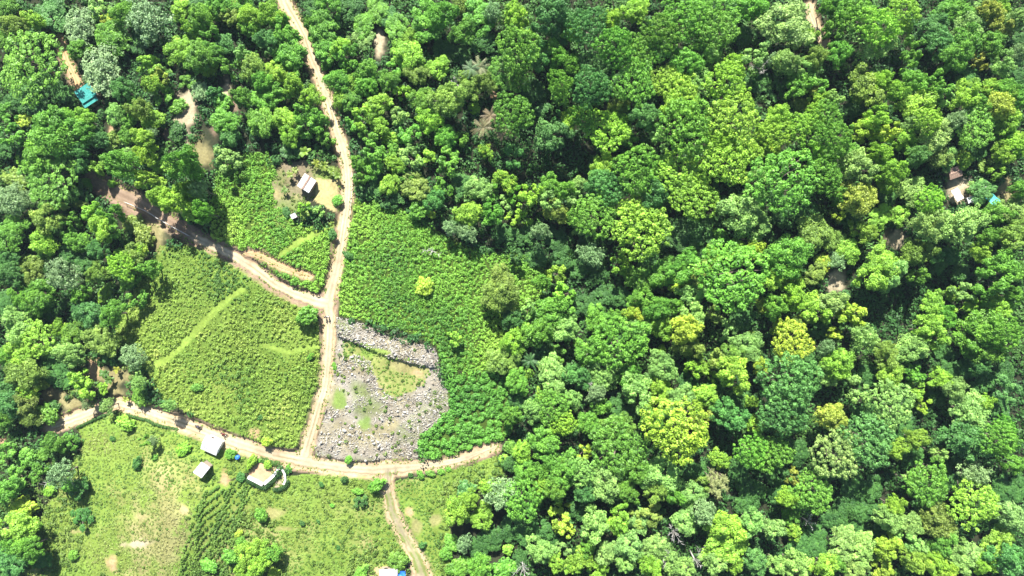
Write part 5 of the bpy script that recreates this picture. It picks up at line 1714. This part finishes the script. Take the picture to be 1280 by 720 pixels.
def person(px, py, rz, shirt, label, pose='walk', at=None):
    if at is None:
        x, y, z = spot(px, py)
        z += 0.06
    else:
        x, y, z = at
    root = empty('person', (x, y, z), rz)
    tag(root, label, 'person')
    if pose == 'walk':
        hip, fl, fr = 0.92, (0.30, 0.10), (-0.28, -0.10)
        J = [(0, 0, hip), (0.02, 0, 1.15), (0.03, 0, 1.40), (0.03, 0, 1.50), (0.05, 0, 1.66),
             (0.02, 0.11, 0.86), (0.16, 0.11, 0.48), (0.22, 0.11, 0.09), (0.36, 0.12, 0.045),
             (-0.02, -0.11, 0.86), (-0.04, -0.11, 0.48), (-0.28, -0.11, 0.14), (-0.16, -0.12, 0.045),
             (0.03, 0.20, 1.38), (-0.06, 0.25, 1.10), (0.06, 0.26, 0.86), (0.10, 0.26, 0.78),
             (0.03, -0.20, 1.38), (0.10, -0.25, 1.10), (0.28, -0.24, 0.92), (0.34, -0.23, 0.86)]
    else:
        J = [(-0.25, 0, 0.84), (-0.19, 0, 1.05), (-0.08, 0, 1.30), (-0.05, 0, 1.40), (0.0, 0, 1.56),
             (-0.18, 0.12, 0.84), (0.20, 0.20, 0.72), (0.10, 0.20, 0.34), (0.24, 0.21, 0.30),
             (-0.18, -0.12, 0.84), (0.20, -0.20, 0.72), (0.10, -0.20, 0.34), (0.24, -0.21, 0.30),
             (-0.08, 0.20, 1.28), (0.10, 0.29, 1.08), (0.34, 0.28, 1.04), (0.42, 0.27, 1.03),
             (-0.08, -0.20, 1.28), (0.10, -0.29, 1.08), (0.34, -0.28, 1.04), (0.42, -0.27, 1.03)]
    E = [(0, 1), (1, 2), (2, 3), (3, 4), (0, 5), (5, 6), (6, 7), (7, 8), (0, 9), (9, 10), (10, 11), (11, 12), (2, 13), (13, 14), (14, 15), (15, 16), (2, 17), (17, 18), (18, 19), (19, 20)]
    Rr = [0.14, 0.14, 0.15, 0.06, 0.10, 0.09, 0.065, 0.045, 0.04, 0.09, 0.065, 0.045, 0.04, 0.06, 0.045, 0.035, 0.035, 0.06, 0.045, 0.035, 0.035]
    skin_body('body', J, E, Rr, M_SKIN, root)
    # clothes follow the body
    def ch(ids, k, add=0.02):
        return ([J[i] for i in ids], [Rr[i] + add for i in ids])
    sh = [([J[0], J[1], J[2], tuple((np.array(J[2]) * 0.4 + np.array(J[3]) * 0.6))], [0.165, 0.165, 0.165, 0.085])]
    for a, b, c in ((2, 13, 14), (2, 17, 18)):
        sh.append(([J[a], J[b], J[c]], [0.10, 0.085, 0.066]))
    tube_body(root, sh, shirt, 'shirt')
    tr = [ch((0, 5, 6, 7), 0, 0.022), ch((0, 9, 10, 11), 0, 0.022)]
    tube_body(root, tr, M_PANTS, 'trousers')
    hx, hy, hz = J[4]
    mb = MB()
    V, F = [], []
    n, m = 12, 6
    for i in range(m + 1):
        ph = (i / m) * 1.75
        for k in range(n):
            a = 6.283 * k / n
            V.append((hx - 0.012 + 0.128 * math.sin(ph) * math.cos(a), hy + 0.115 * math.sin(ph) * math.sin(a), hz + 0.01 + 0.135 * math.cos(ph)))
    for i in range(m):
        for k in range(n):
            F.append((i * n + k, (i + 1) * n + k, (i + 1) * n + (k + 1) % n, i * n + (k + 1) % n))
    mb.add(V, F).build('hair', M_HAIR, root, True)
    return root


def torus(mb, c, R0, r, n=24, m=8):
    V, F = [], []
    for i in range(n):
        a = 6.283185 * i / n
        for k in range(m):
            b = 6.283185 * k / m
            V.append((c[0] + (R0 + r * math.cos(b)) * math.cos(a), c[1] + r * math.sin(b), c[2] + (R0 + r * math.cos(b)) * math.sin(a)))
    for i in range(n):
        for k in range(m):
            F.append((i * m + k, i * m + (k + 1) % m, ((i + 1) % n) * m + (k + 1) % m, ((i + 1) % n) * m + k))
    mb.add(V, F)


def motorcycle(px, py, rz, label, tank_mat):
    x, y, z = spot(px, py)
    root = empty('motorcycle', (x, y, z + 0.07), rz)
    tag(root, label, 'motorcycle', 'motorcycles on the lower dirt road')
    for cx in (-0.62, 0.66):
        rim = MB()
        torus(rim, (cx, 0, 0.30), 0.20, 0.025)
        for k in range(6):
            a = k * math.pi / 3
            rim.tube([(cx, 0, 0.30), (cx + 0.2 * math.cos(a), 0, 0.30 + 0.2 * math.sin(a))], 0.012, 5)
        w = rim.build('wheel', M_METAL, root, True)
        ty = MB()
        torus(ty, (cx, 0, 0.30), 0.25, 0.055)
        ty.build('tyre', M_BLACK, w, True)
    f = MB()
    f.tube([(0.66, 0.06, 0.30), (0.46, 0.06, 0.92)], 0.025, 6).tube([(0.66, -0.06, 0.30), (0.46, -0.06, 0.92)], 0.025, 6)
    f.tube([(0.48, 0, 0.82), (0.05, 0, 0.40), (-0.2, 0, 0.38), (-0.62, 0.06, 0.30)], 0.028, 6).tube([(0.48, 0, 0.78), (-0.1, 0, 0.66), (-0.7, 0, 0.68)], 0.028, 6)
    f.build('frame', M_METAL, root, True)
    MB().box((0.02, 0, 0.42), (0.34, 0.26, 0.26)).build('engine', M_METAL, root)
    MB().tube([(0.42, 0, 0.80), (0.30, 0, 0.82), (0.08, 0, 0.80), (-0.04, 0, 0.74)], [0.05, 0.13, 0.13, 0.06], 10).build('fuel_tank', tank_mat, root, True)
    MB().tube([(0.0, 0, 0.77), (-0.2, 0, 0.77), (-0.55, 0, 0.80), (-0.8, 0, 0.84)], [0.07, 0.12, 0.13, 0.07], 10).build('saddle', M_BLACK, root, True)
    MB().tube([(0.36, 0.36, 0.98), (0.46, 0.2, 1.02), (0.47, 0, 0.97), (0.46, -0.2, 1.02), (0.36, -0.36, 0.98)], 0.022, 6).build('handlebar', M_METAL, root, True)
    MB().tube([(0.5, 0, 0.88), (0.6, 0, 0.88)], [0.07, 0.10], 10).build('headlight', M_GLASS, root, True)
    return (x, y, z + 0.07)


p = motorcycle(249, 532.5, R(165), 'dark motorcycle with a rider, farther along the lower dirt road', M_BLACK)
person(0, 0, R(165), M_SHIRT, 'person in dark shirt riding the motorcycle farther up the road', 'ride', p)
p = motorcycle(281, 542, R(-20), 'red-tanked motorcycle with a rider, nearer the white-roofed house', M_SHIRT2)
person(0, 0, R(-20), M_SHIRT2, 'person in red shirt riding the motorcycle nearer the white-roofed house', 'ride', p)
person(408, 396, R(-80), M_SHIRT, 'person in dark shirt walking down the road from the junction', 'walk')
person(411.5, 395.5, R(-85), M_TARP, 'person in white shirt walking beside the dark-shirted one', 'walk')
